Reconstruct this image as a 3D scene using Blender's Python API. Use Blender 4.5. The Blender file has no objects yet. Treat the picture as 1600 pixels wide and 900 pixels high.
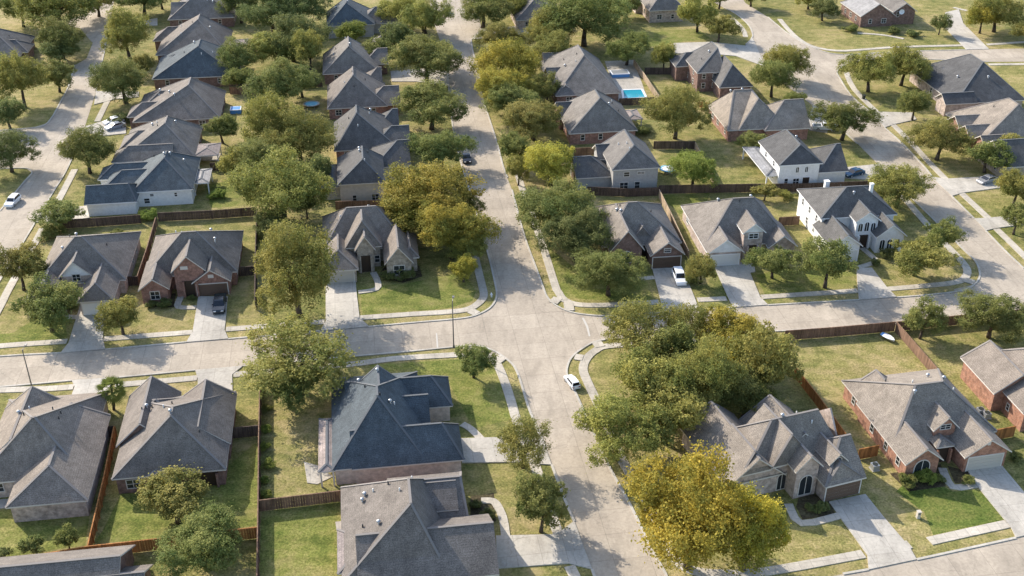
import bpy, bmesh, math, random
from mathutils import Vector, Matrix
R = math.radians
sc = bpy.context.scene
# ---------------------------------------------------------------- camera
CAMH, PITCH, FPX = 95.0, 30.0, 1750.0          # height above ground, degrees below the horizon, focal length in pixels of a 1600 wide frame
cam = bpy.data.objects.new('camera', bpy.data.cameras.new('camera'))
sc.collection.objects.link(cam)
cam.location = (0, 0, CAMH)
cam.rotation_euler = (R(90 - PITCH), 0, 0)
cam.data.sensor_width = 36.0
cam.data.lens = 36.0 * FPX / 1600.0
cam.data.clip_start = 1.0
cam.data.clip_end = 6000.0
sc.camera = cam
# ---------------------------------------------------------------- sky, sun, exposure
SUN_AZ, SUN_EL = -47.0, 32.0                    # from the left and a little beyond
w = bpy.data.worlds.new('World'); sc.world = w; w.use_nodes = True
nt = w.node_tree
sky = nt.nodes.new('ShaderNodeTexSky'); sky.sky_type = 'NISHITA'; sky.sun_disc = False
sky.sun_elevation = R(SUN_EL); sky.sun_rotation = R(SUN_AZ); sky.dust_density = 1.5
bg = nt.nodes['Background']; bg.inputs['Strength'].default_value = 0.15
nt.links.new(sky.outputs['Color'], bg.inputs['Color'])
sun = bpy.data.objects.new('sun', bpy.data.lights.new('sun', 'SUN'))
sc.collection.objects.link(sun)
sun.data.energy = 3.4; sun.data.angle = R(0.5); sun.data.color = (1.0, 0.925, 0.81)
sv = Vector((math.sin(R(SUN_AZ)) * math.cos(R(SUN_EL)), math.cos(R(SUN_AZ)) * math.cos(R(SUN_EL)), math.sin(R(SUN_EL))))
sun.rotation_euler = (-sv).to_track_quat('-Z', 'Y').to_euler()
sun.location = sv * 300
vs = sc.view_settings
vs.view_transform = 'Standard'; vs.look = 'None'; vs.gamma = 1.0; vs.use_curve_mapping = False
vs.exposure = 1.08
try:
    sc.cycles.max_bounces = 5; sc.cycles.diffuse_bounces = 3; sc.cycles.transparent_max_bounces = 4
except Exception:
    pass
# ---------------------------------------------------------------- helpers
_S, _C = math.sin(R(PITCH)), math.cos(R(PITCH))
def G(x, y, z=0.0):
    """world point at height z that stands under the photograph's pixel (x, y)"""
    u, v = x - 800.0, y - 450.0
    t = (CAMH - z) / (FPX * _S + v * _C)
    return Vector((u * t, (FPX * _C - v * _S) * t, z))
def ppm(y):                                      # photograph pixels per metre across, at ground level
    return (FPX * _S + (y - 450.0) * _C) / CAMH
rnd = random.Random(11)
def link(o, parent=None):
    sc.collection.objects.link(o)
    if parent is not None: o.parent = parent
    return o
def tag(o, label=None, cat=None, group=None, kind=None):
    if label: o['label'] = label
    if cat: o['category'] = cat
    if group: o['group'] = group
    if kind: o['kind'] = kind
    return o
def empty(name, loc, rz=0.0):
    o = bpy.data.objects.new(name, None); o.empty_display_size = 0.5
    o.location = loc; o.rotation_euler = (0, 0, rz)
    return link(o)
class MB:
    """collects faces, then links them as one mesh object"""
    def __init__(s): s.v = []; s.f = []; s.m = []
    def poly(s, pts, m=0):
        q = []
        for p in pts:
            p = (p[0], p[1], p[2])
            if not q or (Vector(q[-1]) - Vector(p)).length > 1e-4: q.append(p)
        if len(q) > 1 and (Vector(q[0]) - Vector(q[-1])).length < 1e-4: q.pop()
        if len(q) < 3: return
        i = len(s.v); s.v += q; s.f.append(tuple(range(i, i + len(q)))); s.m.append(m)
    def box(s, x0, x1, y0, y1, z0, z1, m=0):
        i = len(s.v)
        s.v += [(x0,y0,z0),(x1,y0,z0),(x1,y1,z0),(x0,y1,z0),(x0,y0,z1),(x1,y0,z1),(x1,y1,z1),(x0,y1,z1)]
        for f in ((3,2,1,0),(4,5,6,7),(0,1,5,4),(1,2,6,5),(2,3,7,6),(3,0,4,7)):
            s.f.append(tuple(i + k for k in f)); s.m.append(m)
    def bar(s, a, b, wd, ht, m=0, up=None):
        a, b = Vector(a), Vector(b); d = b - a
        if d.length < 1e-4: return
        d.normalize()
        sd = d.cross(Vector((0, 0, 1)) if up is None else Vector(up))
        if sd.length < 1e-4: sd = Vector((1, 0, 0))
        sd.normalize(); u = sd.cross(d); sd *= wd / 2; u *= ht / 2
        i = len(s.v)
        for c in (a, b): s.v += [tuple(c - sd - u), tuple(c + sd - u), tuple(c + sd + u), tuple(c - sd + u)]
        for f in ((3,2,1,0),(4,5,6,7),(0,1,5,4),(1,2,6,5),(2,3,7,6),(3,0,4,7)):
            s.f.append(tuple(i + k for k in f)); s.m.append(m)
    def tube(s, a, b, r0, r1, n=8, m=0):
        a, b = Vector(a), Vector(b); d = (b - a).normalized()
        x = d.cross(Vector((0, 0, 1)))
        if x.length < 1e-3: x = Vector((1, 0, 0))
        x.normalize(); y = d.cross(x)
        i = len(s.v)
        for c, r in ((a, r0), (b, r1)):
            for k in range(n):
                t = 2 * math.pi * k / n
                s.v.append(tuple(c + x * (r * math.cos(t)) + y * (r * math.sin(t))))
        for k in range(n):
            j = (k + 1) % n
            s.f.append((i + k, i + j, i + n + j, i + n + k)); s.m.append(m)
        s.f.append(tuple(i + n + k for k in range(n))); s.m.append(m)
        s.f.append(tuple(i + n - 1 - k for k in range(n))); s.m.append(m)
    def ball(s, c, rx, ry, rz, n=10, m=0):
        i = len(s.v); h = n // 2
        for a in range(h + 1):
            ph = math.pi * a / h
            for k in range(n):
                t = 2 * math.pi * k / n
                s.v.append((c[0] + rx * math.sin(ph) * math.cos(t), c[1] + ry * math.sin(ph) * math.sin(t), c[2] + rz * math.cos(ph)))
        for a in range(h):
            for k in range(n):
                j = (k + 1) % n
                s.f.append((i + a * n + k, i + (a + 1) * n + k, i + (a + 1) * n + j, i + a * n + j)); s.m.append(m)
    def mesh(s, name, mats, smooth=False):
        me = bpy.data.meshes.new(name)
        me.from_pydata(s.v, [], s.f)
        for x in (mats if isinstance(mats, (list, tuple)) else [mats]): me.materials.append(x)
        if any(s.m): me.polygons.foreach_set('material_index', s.m)
        if smooth: me.polygons.foreach_set('use_smooth', [True] * len(s.f))
        me.update()
        return me
    def build(s, name, mats, parent=None, smooth=False):
        return link(bpy.data.objects.new(name, s.mesh(name, mats, smooth)), parent)
# ---------------------------------------------------------------- materials
def mat(name, base, rough=0.85, spec=0.3, metal=0.0):
    m = bpy.data.materials.new(name); m.use_nodes = True
    b = m.node_tree.nodes['Principled BSDF']
    b.inputs['Base Color'].default_value = (*base, 1); b.inputs['Roughness'].default_value = rough
    b.inputs['Specular IOR Level'].default_value = spec; b.inputs['Metallic'].default_value = metal
    return m
def N(m, t, **k):
    n = m.node_tree.nodes.new('ShaderNode' + t)
    for a, v in k.items():
        if a in n.inputs: n.inputs[a].default_value = v
        else: setattr(n, a, v)
    return n
def L(m, a, b): m.node_tree.links.new(a, b)
def bsdf(m): return m.node_tree.nodes['Principled BSDF']
def noise(m, scale, detail=3.0, rough=0.6, coord='Object', stretch=None, rot=0.0):
    tc = N(m, 'TexCoord'); src = tc.outputs[coord]
    if stretch or rot:
        mp = N(m, 'Mapping'); mp.inputs['Scale'].default_value = stretch or (1, 1, 1); mp.inputs['Rotation'].default_value = (0, 0, rot)
        L(m, src, mp.inputs['Vector']); src = mp.outputs['Vector']
    n = N(m, 'TexNoise'); n.inputs['Scale'].default_value = scale; n.inputs['Detail'].default_value = detail; n.inputs['Roughness'].default_value = rough
    L(m, src, n.inputs['Vector'])
    return n.outputs['Fac']
def ramp(m, fac, stops):
    r = N(m, 'ValToRGB'); e = r.color_ramp.elements
    while len(e) < len(stops): e.new(0.5)
    for x, (p, c) in zip(e, stops): x.position = p; x.color = (*c, 1) if len(c) == 3 else c
    L(m, fac, r.inputs['Fac']); return r.outputs['Color']
def mixc(m, a, b, fac, mode='MIX'):
    n = N(m, 'Mix', data_type='RGBA', blend_type=mode)
    for s, val in ((n.inputs[0], fac), (n.inputs[6], a), (n.inputs[7], b)):
        if hasattr(val, 'node'): L(m, val, s)
        elif isinstance(val, (int, float)): s.default_value = val
        else: s.default_value = (*val, 1)
    return n.outputs[2]
def grey(m, fac, lo, hi, p0=0.3, p1=0.7): return ramp(m, fac, [(p0, (lo,) * 3), (p1, (hi,) * 3)])
def bump(m, fac, strength, dist=0.05):
    b = N(m, 'Bump'); b.inputs['Strength'].default_value = strength; b.inputs['Distance'].default_value = dist
    L(m, fac, b.inputs['Height']); L(m, b.outputs['Normal'], bsdf(m).inputs['Normal'])
def scaled(c, k): return tuple(x * k for x in c)
def shingle(name, c):
    m = mat(name, c, 0.9, 0.25)
    sp = noise(m, 7.5, 2.0, 0.7); big = noise(m, 0.35, 3.0)
    st = noise(m, 1.3, 2.0, 0.5, stretch=(1, 1, 0.25))
    col = mixc(m, c, grey(m, sp, 0.6, 1.45, 0.3, 0.7), 1.0, 'MULTIPLY')
    col = mixc(m, col, grey(m, big, 0.82, 1.18), 1.0, 'MULTIPLY')
    col = mixc(m, col, grey(m, st, 0.86, 1.12), 1.0, 'MULTIPLY')
    oi = N(m, 'ObjectInfo'); col = mixc(m, col, ramp(m, oi.outputs['Random'], [(0, (.84, .85, .88)), (1, (1.16, 1.12, 1.08))]), 1.0, 'MULTIPLY')
    tc = N(m, 'TexCoord'); sep = N(m, 'SeparateXYZ'); L(m, tc.outputs['Object'], sep.inputs['Vector'])
    f = N(m, 'Math', operation='MULTIPLY'); f.inputs[1].default_value = 6.5; L(m, sep.outputs['Z'], f.inputs[0])
    g = N(m, 'Math', operation='FRACT'); L(m, f.outputs[0], g.inputs[0])
    col = mixc(m, col, ramp(m, g.outputs[0], [(0.0, (0.72,) * 3), (0.22, (1.04,) * 3)]), 1.0, 'MULTIPLY')
    L(m, col, bsdf(m).inputs['Base Color']); bump(m, sp, 0.5, 0.03)
    return m
def brick(name, a, b, mortar, sx=1.0, lo=0.6, hi=1.35):
    m = mat(name, a, 0.9, 0.2)
    tc = N(m, 'TexCoord'); sep = N(m, 'SeparateXYZ'); L(m, tc.outputs['Object'], sep.inputs['Vector'])
    ad = N(m, 'Math', operation='ADD'); L(m, sep.outputs['X'], ad.inputs[0]); L(m, sep.outputs['Y'], ad.inputs[1])
    cb = N(m, 'CombineXYZ'); L(m, ad.outputs[0], cb.inputs['X']); L(m, sep.outputs['Z'], cb.inputs['Y'])
    t = N(m, 'TexBrick'); L(m, cb.outputs[0], t.inputs['Vector'])
    t.inputs['Color1'].default_value = (*a, 1); t.inputs['Color2'].default_value = (*b, 1); t.inputs['Mortar'].default_value = (*mortar, 1)
    t.inputs['Scale'].default_value = 2.2 * sx; t.inputs['Mortar Size'].default_value = 0.02
    col = mixc(m, t.outputs['Color'], grey(m, noise(m, 1.6, 4.0), lo, hi), 1.0, 'MULTIPLY')
    L(m, col, bsdf(m).inputs['Base Color']); return m
def grassmat(name, cols, big=0.045, bias=0.0):
    m = mat(name, cols[1], 0.95, 0.1)
    f = noise(m, big, 5.0, 0.62); md = noise(m, 0.55, 4.0, 0.65); fi = noise(m, 3.2, 4.0, 0.75); mow = noise(m, 0.5, 2.0, 0.5, stretch=(0.15, 1.6, 1), rot=R(-8))
    a = N(m, 'Math', operation='MULTIPLY_ADD'); a.inputs[1].default_value = 0.8; L(m, md, a.inputs[0]); L(m, f, a.inputs[2])
    b = N(m, 'Math', operation='MULTIPLY_ADD'); b.inputs[1].default_value = 0.35; L(m, fi, b.inputs[0]); L(m, a.outputs[0], b.inputs[2])
    c = N(m, 'Math', operation='MULTIPLY_ADD'); c.inputs[1].default_value = 0.465; c.inputs[2].default_value = bias; L(m, b.outputs[0], c.inputs[0])
    col = ramp(m, c.outputs[0], [(0.40, cols[0]), (0.5, cols[1]), (0.61, cols[2])])
    col = mixc(m, col, grey(m, fi, 0.5, 1.5, 0.28, 0.72), 1.0, 'MULTIPLY')
    col = mixc(m, col, grey(m, mow, 0.85, 1.15), 1.0, 'MULTIPLY')
    pt = noise(m, 0.16, 5.0, 0.7); col = mixc(m, col, scaled(cols[2], 1.02), ramp(m, pt, [(0.54, (0, 0, 0)), (0.68, (.75,) * 3)]))
    p2 = noise(m, 0.21, 5.0, 0.7, stretch=(1, 1.2, 1), rot=1.0); col = mixc(m, col, scaled(cols[0], .8), ramp(m, p2, [(0.56, (0, 0, 0)), (0.7, (.6,) * 3)]))
    L(m, col, bsdf(m).inputs['Base Color']); bump(m, fi, 0.9, 0.12); return m
def concrete(name, c, joint=0.0, sx=4.5):
    m = mat(name, c, 0.88, 0.25)
    col = mixc(m, c, grey(m, noise(m, 0.12, 5.0), 0.86, 1.1), 1.0, 'MULTIPLY')
    col = mixc(m, col, grey(m, noise(m, 2.4, 5.0, 0.75), 0.84, 1.14), 1.0, 'MULTIPLY')
    col = mixc(m, col, grey(m, noise(m, 0.3, 4.0, stretch=(1, 0.18, 1), rot=R(-8)), 0.9, 1.07), 1.0, 'MULTIPLY')
    col = mixc(m, col, grey(m, noise(m, 0.55, 5.0, 0.7, stretch=(1, .35, 1), rot=R(-8)), 0.86, 1.02, 0.36, 0.52), 1.0, 'MULTIPLY')
    vo = N(m, 'TexVoronoi'); vo.feature = 'DISTANCE_TO_EDGE'; vo.inputs['Scale'].default_value = 0.11
    tc = N(m, 'TexCoord'); wn = N(m, 'TexNoise'); wn.inputs['Scale'].default_value = 0.6; wn.inputs['Detail'].default_value = 4
    L(m, tc.outputs['Object'], wn.inputs['Vector'])
    wv = N(m, 'VectorMath', operation='MULTIPLY_ADD'); wv.inputs[1].default_value = (3, 3, 0); L(m, wn.outputs['Color'], wv.inputs[0]); L(m, tc.outputs['Object'], wv.inputs[2])
    L(m, wv.outputs[0], vo.inputs['Vector'])
    col = mixc(m, col, ramp(m, vo.outputs['Distance'], [(0.0, (0.80,) * 3), (0.008, (1.0,) * 3)]), 1.0, 'MULTIPLY')
    if joint:
        mp = N(m, 'Mapping'); mp.inputs['Rotation'].default_value = (0, 0, R(-8.3)); L(m, tc.outputs['Object'], mp.inputs['Vector'])
        t = N(m, 'TexBrick'); t.offset = 0.0; L(m, mp.outputs[0], t.inputs['Vector'])
        t.inputs['Color1'].default_value = (1.03, 1.03, 1.03, 1); t.inputs['Color2'].default_value = (0.93, 0.925, 0.915, 1)
        t.inputs['Mortar'].default_value = (1 - joint,) * 3 + (1,); t.inputs['Scale'].default_value = 1.0
        t.inputs['Brick Width'].default_value = sx; t.inputs['Row Height'].default_value = sx; t.inputs['Mortar Size'].default_value = 0.035; t.inputs['Mortar Smooth'].default_value = 0.5
        col = mixc(m, col, t.outputs['Color'], 1.0, 'MULTIPLY')
    L(m, col, bsdf(m).inputs['Base Color']); bump(m, noise(m, 6.0, 3.0), 0.15, 0.02); return m
def wood(name, c):
    m = mat(name, c, 0.85, 0.2)
    col = mixc(m, c, grey(m, noise(m, 3.0, 3.0, 0.6, stretch=(1, 1, 0.1)), 0.55, 1.45), 1.0, 'MULTIPLY')
    col = mixc(m, col, grey(m, noise(m, 0.25, 2.0), 0.8, 1.2), 1.0, 'MULTIPLY')
    L(m, col, bsdf(m).inputs['Base Color']); return m
def leafmat(name, c, c2, trans=0.38):
    m = mat(name, c, 0.7, 0.12)
    at = N(m, 'Attribute', attribute_name='tint'); oi = N(m, 'ObjectInfo')
    col = mixc(m, c, c2, ramp(m, at.outputs['Fac'], [(0.15, (0, 0, 0)), (0.95, (1, 1, 1))]))
    hs = N(m, 'HueSaturation'); L(m, col, hs.inputs['Color'])
    mr = N(m, 'MapRange'); mr.inputs['To Min'].default_value = 0.9; mr.inputs['To Max'].default_value = 1.1; L(m, oi.outputs['Random'], mr.inputs['Value']); L(m, mr.outputs[0], hs.inputs['Value'])
    mh = N(m, 'MapRange'); mh.inputs['To Min'].default_value = 0.485; mh.inputs['To Max'].default_value = 0.51; L(m, oi.outputs['Random'], mh.inputs['Value']); L(m, mh.outputs[0], hs.inputs['Hue'])
    L(m, hs.outputs['Color'], bsdf(m).inputs['Base Color'])
    tr = N(m, 'BsdfTranslucent'); L(m, hs.outputs['Color'], tr.inputs['Color'])
    mx = N(m, 'MixShader'); mx.inputs[0].default_value = trans
    L(m, bsdf(m).outputs[0], mx.inputs[1]); L(m, tr.outputs[0], mx.inputs[2])
    L(m, mx.outputs[0], m.node_tree.nodes['Material Output'].inputs['Surface'])
    return m
MT = dict(
    tan=shingle('weathered_tan_shingle', (0.204, 0.179, 0.151)),
    grey=shingle('grey_shingle', (0.150, 0.139, 0.126)),
    brown=shingle('brown_shingle', (0.174, 0.151, 0.129)),
    dark=shingle('charcoal_shingle', (0.098, 0.095, 0.091)),
    slate=shingle('slate_blue_shingle', (0.082, 0.097, 0.105)),
    pale=shingle('pale_grey_shingle', (0.27, 0.265, 0.26)),
    patio=shingle('dusty_tan_shingle', (0.25, 0.21, 0.19)),
    cap=mat('ridge_cap', (0.21, 0.19, 0.175), 0.9), capd=mat('ridge_cap_dark', (0.125, 0.13, 0.135), 0.9),
    red=brick('red_brick', (0.30, 0.150, 0.110), (0.23, 0.115, 0.088), (0.35, 0.27, 0.22)),
    orange=brick('orange_brick', (0.36, 0.17, 0.105), (0.28, 0.13, 0.085), (0.38, 0.28, 0.22)),
    pink=brick('pinkish_brick', (0.47, 0.375, 0.315), (0.39, 0.305, 0.26), (0.48, 0.42, 0.37)),
    brownb=brick('brown_brick', (0.22, 0.125, 0.095), (0.17, 0.10, 0.08), (0.27, 0.22, 0.19)),
    palepink=brick('pale_pink_brick', (0.60, 0.51, 0.44), (0.52, 0.43, 0.37), (0.6, 0.54, 0.48), 1.0, .75, 1.2),
    stone=brick('tan_stone', (0.38, 0.32, 0.25), (0.30, 0.25, 0.20), (0.36, 0.32, 0.28), 0.45),
    greyb=brick('grey_siding', (0.40, 0.385, 0.36), (0.37, 0.355, 0.335), (0.33, 0.32, 0.3), 0.6, .88, 1.1),
    cream=brick('cream_siding', (0.55, 0.50, 0.43), (0.52, 0.47, 0.40), (0.45, 0.41, 0.36), 0.6, .88, 1.1),
    white=brick('white_brick', (0.80, 0.79, 0.77), (0.74, 0.73, 0.71), (0.66, 0.65, 0.63), 1.0, .9, 1.06),
    trim=mat('trim', (0.58, 0.54, 0.49), 0.6), trimd=mat('trim_dark', (0.22, 0.19, 0.165), 0.7), trimw=mat('trim_white', (0.78, 0.77, 0.75), 0.5),
    glass=mat('window_glass', (0.025, 0.03, 0.035), 0.08, 0.6), door=mat('dark_door', (0.045, 0.03, 0.022), 0.5),
    garw=mat('garage_white', (0.66, 0.65, 0.62), 0.6), garb=mat('garage_brown', (0.13, 0.085, 0.06), 0.6), gart=mat('garage_beige', (0.46, 0.42, 0.36), 0.6),
    vent=mat('galvanised_vent', (0.45, 0.46, 0.47), 0.4, 0.5, 0.6), pipe=mat('vent_pipe', (0.05, 0.05, 0.05), 0.6), pale_pipe=mat('pale_pipe', (0.6, 0.6, 0.58), 0.6),
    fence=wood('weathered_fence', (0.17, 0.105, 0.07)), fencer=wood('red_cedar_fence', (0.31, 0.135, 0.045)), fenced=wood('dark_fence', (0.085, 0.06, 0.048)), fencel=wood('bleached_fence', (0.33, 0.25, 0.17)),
    road=concrete('street_concrete', (0.405, 0.345, 0.272), 0.38, 4.4), walk=concrete('walk_concrete', (0.475, 0.428, 0.355), 0.35, 1.5), drive=concrete('drive_concrete', (0.455, 0.418, 0.360), 0.35, 3.0),
    kerb=concrete('kerb_concrete', (0.45, 0.415, 0.355)), patioc=concrete('patio_concrete', (0.42, 0.385, 0.33), 0.3, 1.2),
    grass=grassmat('dry_lawn', [(0.118, 0.130, 0.036), (0.235, 0.210, 0.074), (0.365, 0.285, 0.140)]),
    green=grassmat('green_lawn', [(0.090, 0.118, 0.024), (0.172, 0.182, 0.046), (0.270, 0.235, 0.088)], 0.09, 0.0),
    lush=grassmat('watered_lawn', [(0.070, 0.105, 0.020), (0.115, 0.145, 0.032), (0.19, 0.185, 0.055)], 0.1, 0.0),
    soil=grassmat('mulch', [(0.045, 0.035, 0.022), (0.075, 0.06, 0.035), (0.11, 0.095, 0.05)], 0.2, 0.0),
    paint=mat('road_paint', (0.47, 0.44, 0.39), 0.7), bark=wood('bark', (0.085, 0.065, 0.048)),
    steel=mat('lamp_steel', (0.16, 0.155, 0.15), 0.5, 0.5, 0.4), water=mat('pool_water', (0.025, 0.28, 0.38), 0.08, 0.5),
    tyre=mat('tyre_rubber', (0.015, 0.015, 0.015), 0.8), rim=mat('alloy', (0.5, 0.5, 0.52), 0.3, 0.5, 0.8), cglass=mat('car_glass', (0.012, 0.015, 0.02), 0.05, 0.7),
    lampw=mat('headlight_lens', (0.75, 0.75, 0.74), 0.1, 0.6), lampr=mat('tail_lens', (0.35, 0.02, 0.02), 0.2, 0.6),
    plastic=mat('dark_plastic', (0.03, 0.035, 0.03), 0.5), blue=mat('blue_tarp', (0.10, 0.27, 0.55), 0.5), whitep=mat('white_plastic', (0.75, 0.77, 0.8), 0.4), lblue=mat('light_blue_vinyl', (0.22, 0.52, 0.66), 0.4),
)
LEAF = dict(
    green=leafmat('leaf_green', (0.135, 0.172, 0.047), (0.315, 0.312, 0.097)),
    olive=leafmat('leaf_olive', (0.178, 0.198, 0.051), (0.425, 0.380, 0.106)),
    yellow=leafmat('leaf_yellow_green', (0.220, 0.230, 0.047), (0.53, 0.435, 0.078)),
    gold=leafmat('leaf_gold', (0.245, 0.238, 0.046), (0.63, 0.49, 0.068)),
    dark=leafmat('leaf_dark', (0.110, 0.143, 0.045), (0.250, 0.265, 0.092)),
    fresh=leafmat('leaf_fresh', (0.155, 0.212, 0.042), (0.32, 0.36, 0.080)),
    rust=leafmat('leaf_rust', (0.30, 0.15, 0.05), (0.5, 0.22, 0.07)),
)
# ---------------------------------------------------------------- ground, streets, kerbs, walks
g = MB(); g.poly([(-3000, -600, 0), (3000, -600, 0), (3000, 5000, 0), (-3000, 5000, 0)])
tag(g.build('ground', MT['grass']), kind='structure')
def flat(name, pts, z, m, thick=0.0, cat=None):
    """one level sheet (or thin slab) over the ground, its outline given in photograph pixels"""
    bm = bmesh.new()
    f = bm.faces.new([bm.verts.new(G(x, y, 0.0) + Vector((0, 0, z))) for x, y in pts])
    f.normal_update()
    if f.normal.z < 0: f.normal_flip()
    bot = None
    if thick:
        r = bmesh.ops.extrude_face_region(bm, geom=[f])
        for v in r['geom']:
            if isinstance(v, bmesh.types.BMVert): v.co.z = z
        for v in f.verts: v.co.z = z - thick
        bmesh.ops.recalc_face_normals(bm, faces=bm.faces)
    bmesh.ops.triangulate(bm, faces=[q for q in bm.faces if len(q.verts) > 4])
    me = bpy.data.meshes.new(name); bm.to_mesh(me); bm.free(); me.materials.append(m)
    return tag(link(bpy.data.objects.new(name, me)), kind='structure')
def smooth(pts, n=3):
    """Catmull-Rom through the points"""
    P = [Vector(p) for p in pts]; out = []
    for i in range(len(P) - 1):
        a, b, c, d = P[max(i - 1, 0)], P[i], P[i + 1], P[min(i + 2, len(P) - 1)]
        for k in range(n):
            t = k / n
            out.append(0.5 * ((2 * b) + (c - a) * t + (2 * a - 5 * b + 4 * c - d) * t * t + (3 * b - a - 3 * c + d) * t ** 3))
    out.append(P[-1]); return out
def ribbon(name, px, width, z0, z1, m, off=0.0):
    P = smooth([G(x, y) for x, y in px]); b = MB(); Lf = []; Rt = []
    for i, p in enumerate(P):
        d = (P[min(i + 1, len(P) - 1)] - P[max(i - 1, 0)]); d.z = 0; d.normalize()
        s = Vector((-d.y, d.x, 0))
        Lf.append(p + s * (off + width / 2)); Rt.append(p + s * (off - width / 2))
    for i in range(len(P) - 1):
        def q(v, z): return (v.x, v.y, z)
        a, c, e, f = Rt[i], Rt[i + 1], Lf[i + 1], Lf[i]
        b.poly([q(a, z1), q(c, z1), q(e, z1), q(f, z1)])
        b.poly([q(a, z0), q(c, z0), q(c, z1), q(a, z1)]); b.poly([q(e, z0), q(f, z0), q(f, z1), q(e, z1)])
    for k in (0, -1):
        b.poly([(Rt[k].x, Rt[k].y, z0), (Rt[k].x, Rt[k].y, z1), (Lf[k].x, Lf[k].y, z1), (Lf[k].x, Lf[k].y, z0)])
    return tag(b.build(name, m), kind='structure')
ROADS = [
 [(-150,570),(0,557),(95,552),(292,535),(577,511),(735,496),(900,491),(972,493),(1200,477),(1342,469),(1452,461),(1531,448),(1640,430),(1640,478),(1500,499),(1230,517),(1000,528),(937,532),(800,560),(710,542.5),(555,557),(305,579),(186,590),(112,595),(0,605),(-150,618)],
 [(735,496),(752,490),(766,481),(774,470),(776,460),(775,450),(766,410),(755,370),(741,320),(725,270),(715,235),(707,195),(702,150),(700,110),(697,80),(687,62),(676,30),(668,-20),(660,-60),(735,-60),(742,-20),(748,20),(752,45),(736,62),(740,85),(746,100),(750,130),(756,160),(765,187),(777,225),(786,260),(800,297),(818,365),(849,450),(854,463),(866,476),(886,486),(907,491),(910,520),(735,520)],
 [(745,541),(770,548),(785,557),(800,569),(808,582),(815,602),(825,635),(851,697),(882,780),(897,815),(925,890),(950,960),(1010,1060),(1120,1060),(1075,970),(1040,897),(1015,852),(986,792),(960,745),(945,715),(917,655),(902,620),(887,590),(886,575),(893,559),(910,545),(937,533),(930,500),(760,515)],
 [(185,-40),(172,35),(165,70),(155,120),(148,150),(133,197),(118,235),(102,270),(82,302),(60,340),(37,378),(5,430),(-30,490),(-110,640),(-220,640),(-90,430),(-20,355),(0,330),(40,282),(50,270),(40,263),(0,264),(-80,270),(-80,215),(0,204),(50,200),(75,192),(97,155),(107,135),(117,102),(135,92),(145,67),(125,45),(102,38),(110,30),(140,20),(150,-40)],
 [(1075,-30),(1100,-5),(1130,12),(1150,22),(1170,40),(1176,57),(1165,74),(1190,104),(1212,122),(1237,140),(1270,165),(1300,190),(1340,225),(1372,257),(1400,285),(1425,310),(1450,335),(1490,375),(1512,397),(1525,410),(1531,430),(1522,445),(1490,452),(1500,470),(1640,470),(1640,450),(1600,420),(1575,397),(1540,361),(1522,342),(1487,307),(1455,277),(1445,262),(1410,225),(1382,200),(1360,175),(1330,150),(1312,122),(1308,112),(1322,101),(1350,95),(1450,93),(1545,97),(1640,96),(1640,75),(1510,78),(1400,81),(1337,85),(1307,85),(1275,77),(1237,57),(1200,27),(1165,5),(1140,-30)],
 [(1000,1020),(1055,925),(1130,930),(1317,897.5),(1357,891),(1432,875),(1587,841),(1700,815),(1700,890),(1500,935),(1300,995),(1100,1040)],
]
for i, r in enumerate(ROADS): flat('road', r, 0.020 + 0.004 * i, MT['road'])
KERBS = [
 [(-150,570),(0,557),(95,552)],[(165,546.5),(291,535)],[(357,530),(430,523.5),(500,517.5)],[(575,511),(640,505),(710,499),(735,495.5),(752,489.5),(766,481),(774,470),(776,460),(775,450),(766,410),(755,370),(741,320),(725,270),(715,235),(707,195),(702,150),(700,110),(697,80)],
 [(-150,618),(0,605),(112,595)],[(186,590),(305,579)],[(380,572.5),(555,557),(640,549.5),(710,542.5),(745,541),(770,548),(785,557),(800,569),(808,582),(815,602),(825,635),(838,667),(851,697)],[(862,727),(882,780),(897,815)],[(925,890),(950,960)],
 [(736,62),(740,85),(746,100),(750,130),(756,160),(765,187),(777,225),(786,260),(793,278)],[(800,297),(818,365),(835,412),(849,450),(854,463),(866,476),(886,486),(907,491),(940,494),(972,493),(1035,488.5)],[(1092,484.5),(1145,481)],[(1200,477),(1342,469)],[(1401,465),(1452,461),(1500,455),(1522,445),(1531,430),(1525,410),(1512,397),(1490,375),(1450,335),(1425,310),(1400,285),(1372,257)],[(1340,225),(1300,190),(1270,165)],
 [(1640,478),(1500,499),(1230,517),(1000,528),(937,532.5),(910,545),(893,559),(886,575),(887,590),(902,620),(917,655),(945,715),(960,745),(986,792),(1015,852),(1040,897),(1055,922),(1130,928)],
 [(1317,897.5),(1357,890.5)],[(1432,875),(1510,858),(1587,841)],
 [(172,35),(165,70),(155,120),(150,143)],[(133,200),(118,235),(102,270),(82,302),(66,330)],[(55,348),(37,378),(5,430),(-30,490)],
 [(-80,215),(0,204),(50,200),(75,192),(97,155),(107,135),(117,102)],[(0,330),(40,282),(50,270),(40,263),(0,264)],
 [(1200,27),(1237,57),(1275,77),(1307,85),(1337,85),(1400,81),(1510,78)],[(1545,97),(1450,93),(1350,95),(1322,101),(1308,112),(1312,122),(1330,150),(1360,175)],[(1382,200),(1410,225),(1445,262),(1455,275)],[(1487,307),(1522,342)],[(1540,361),(1575,397),(1600,420)],
 [(1130,12),(1150,22),(1170,40),(1176,57),(1165,70)],
]
for k in KERBS: ribbon('kerb', k, 0.32, 0.0, 0.14, MT['kerb'])
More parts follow.
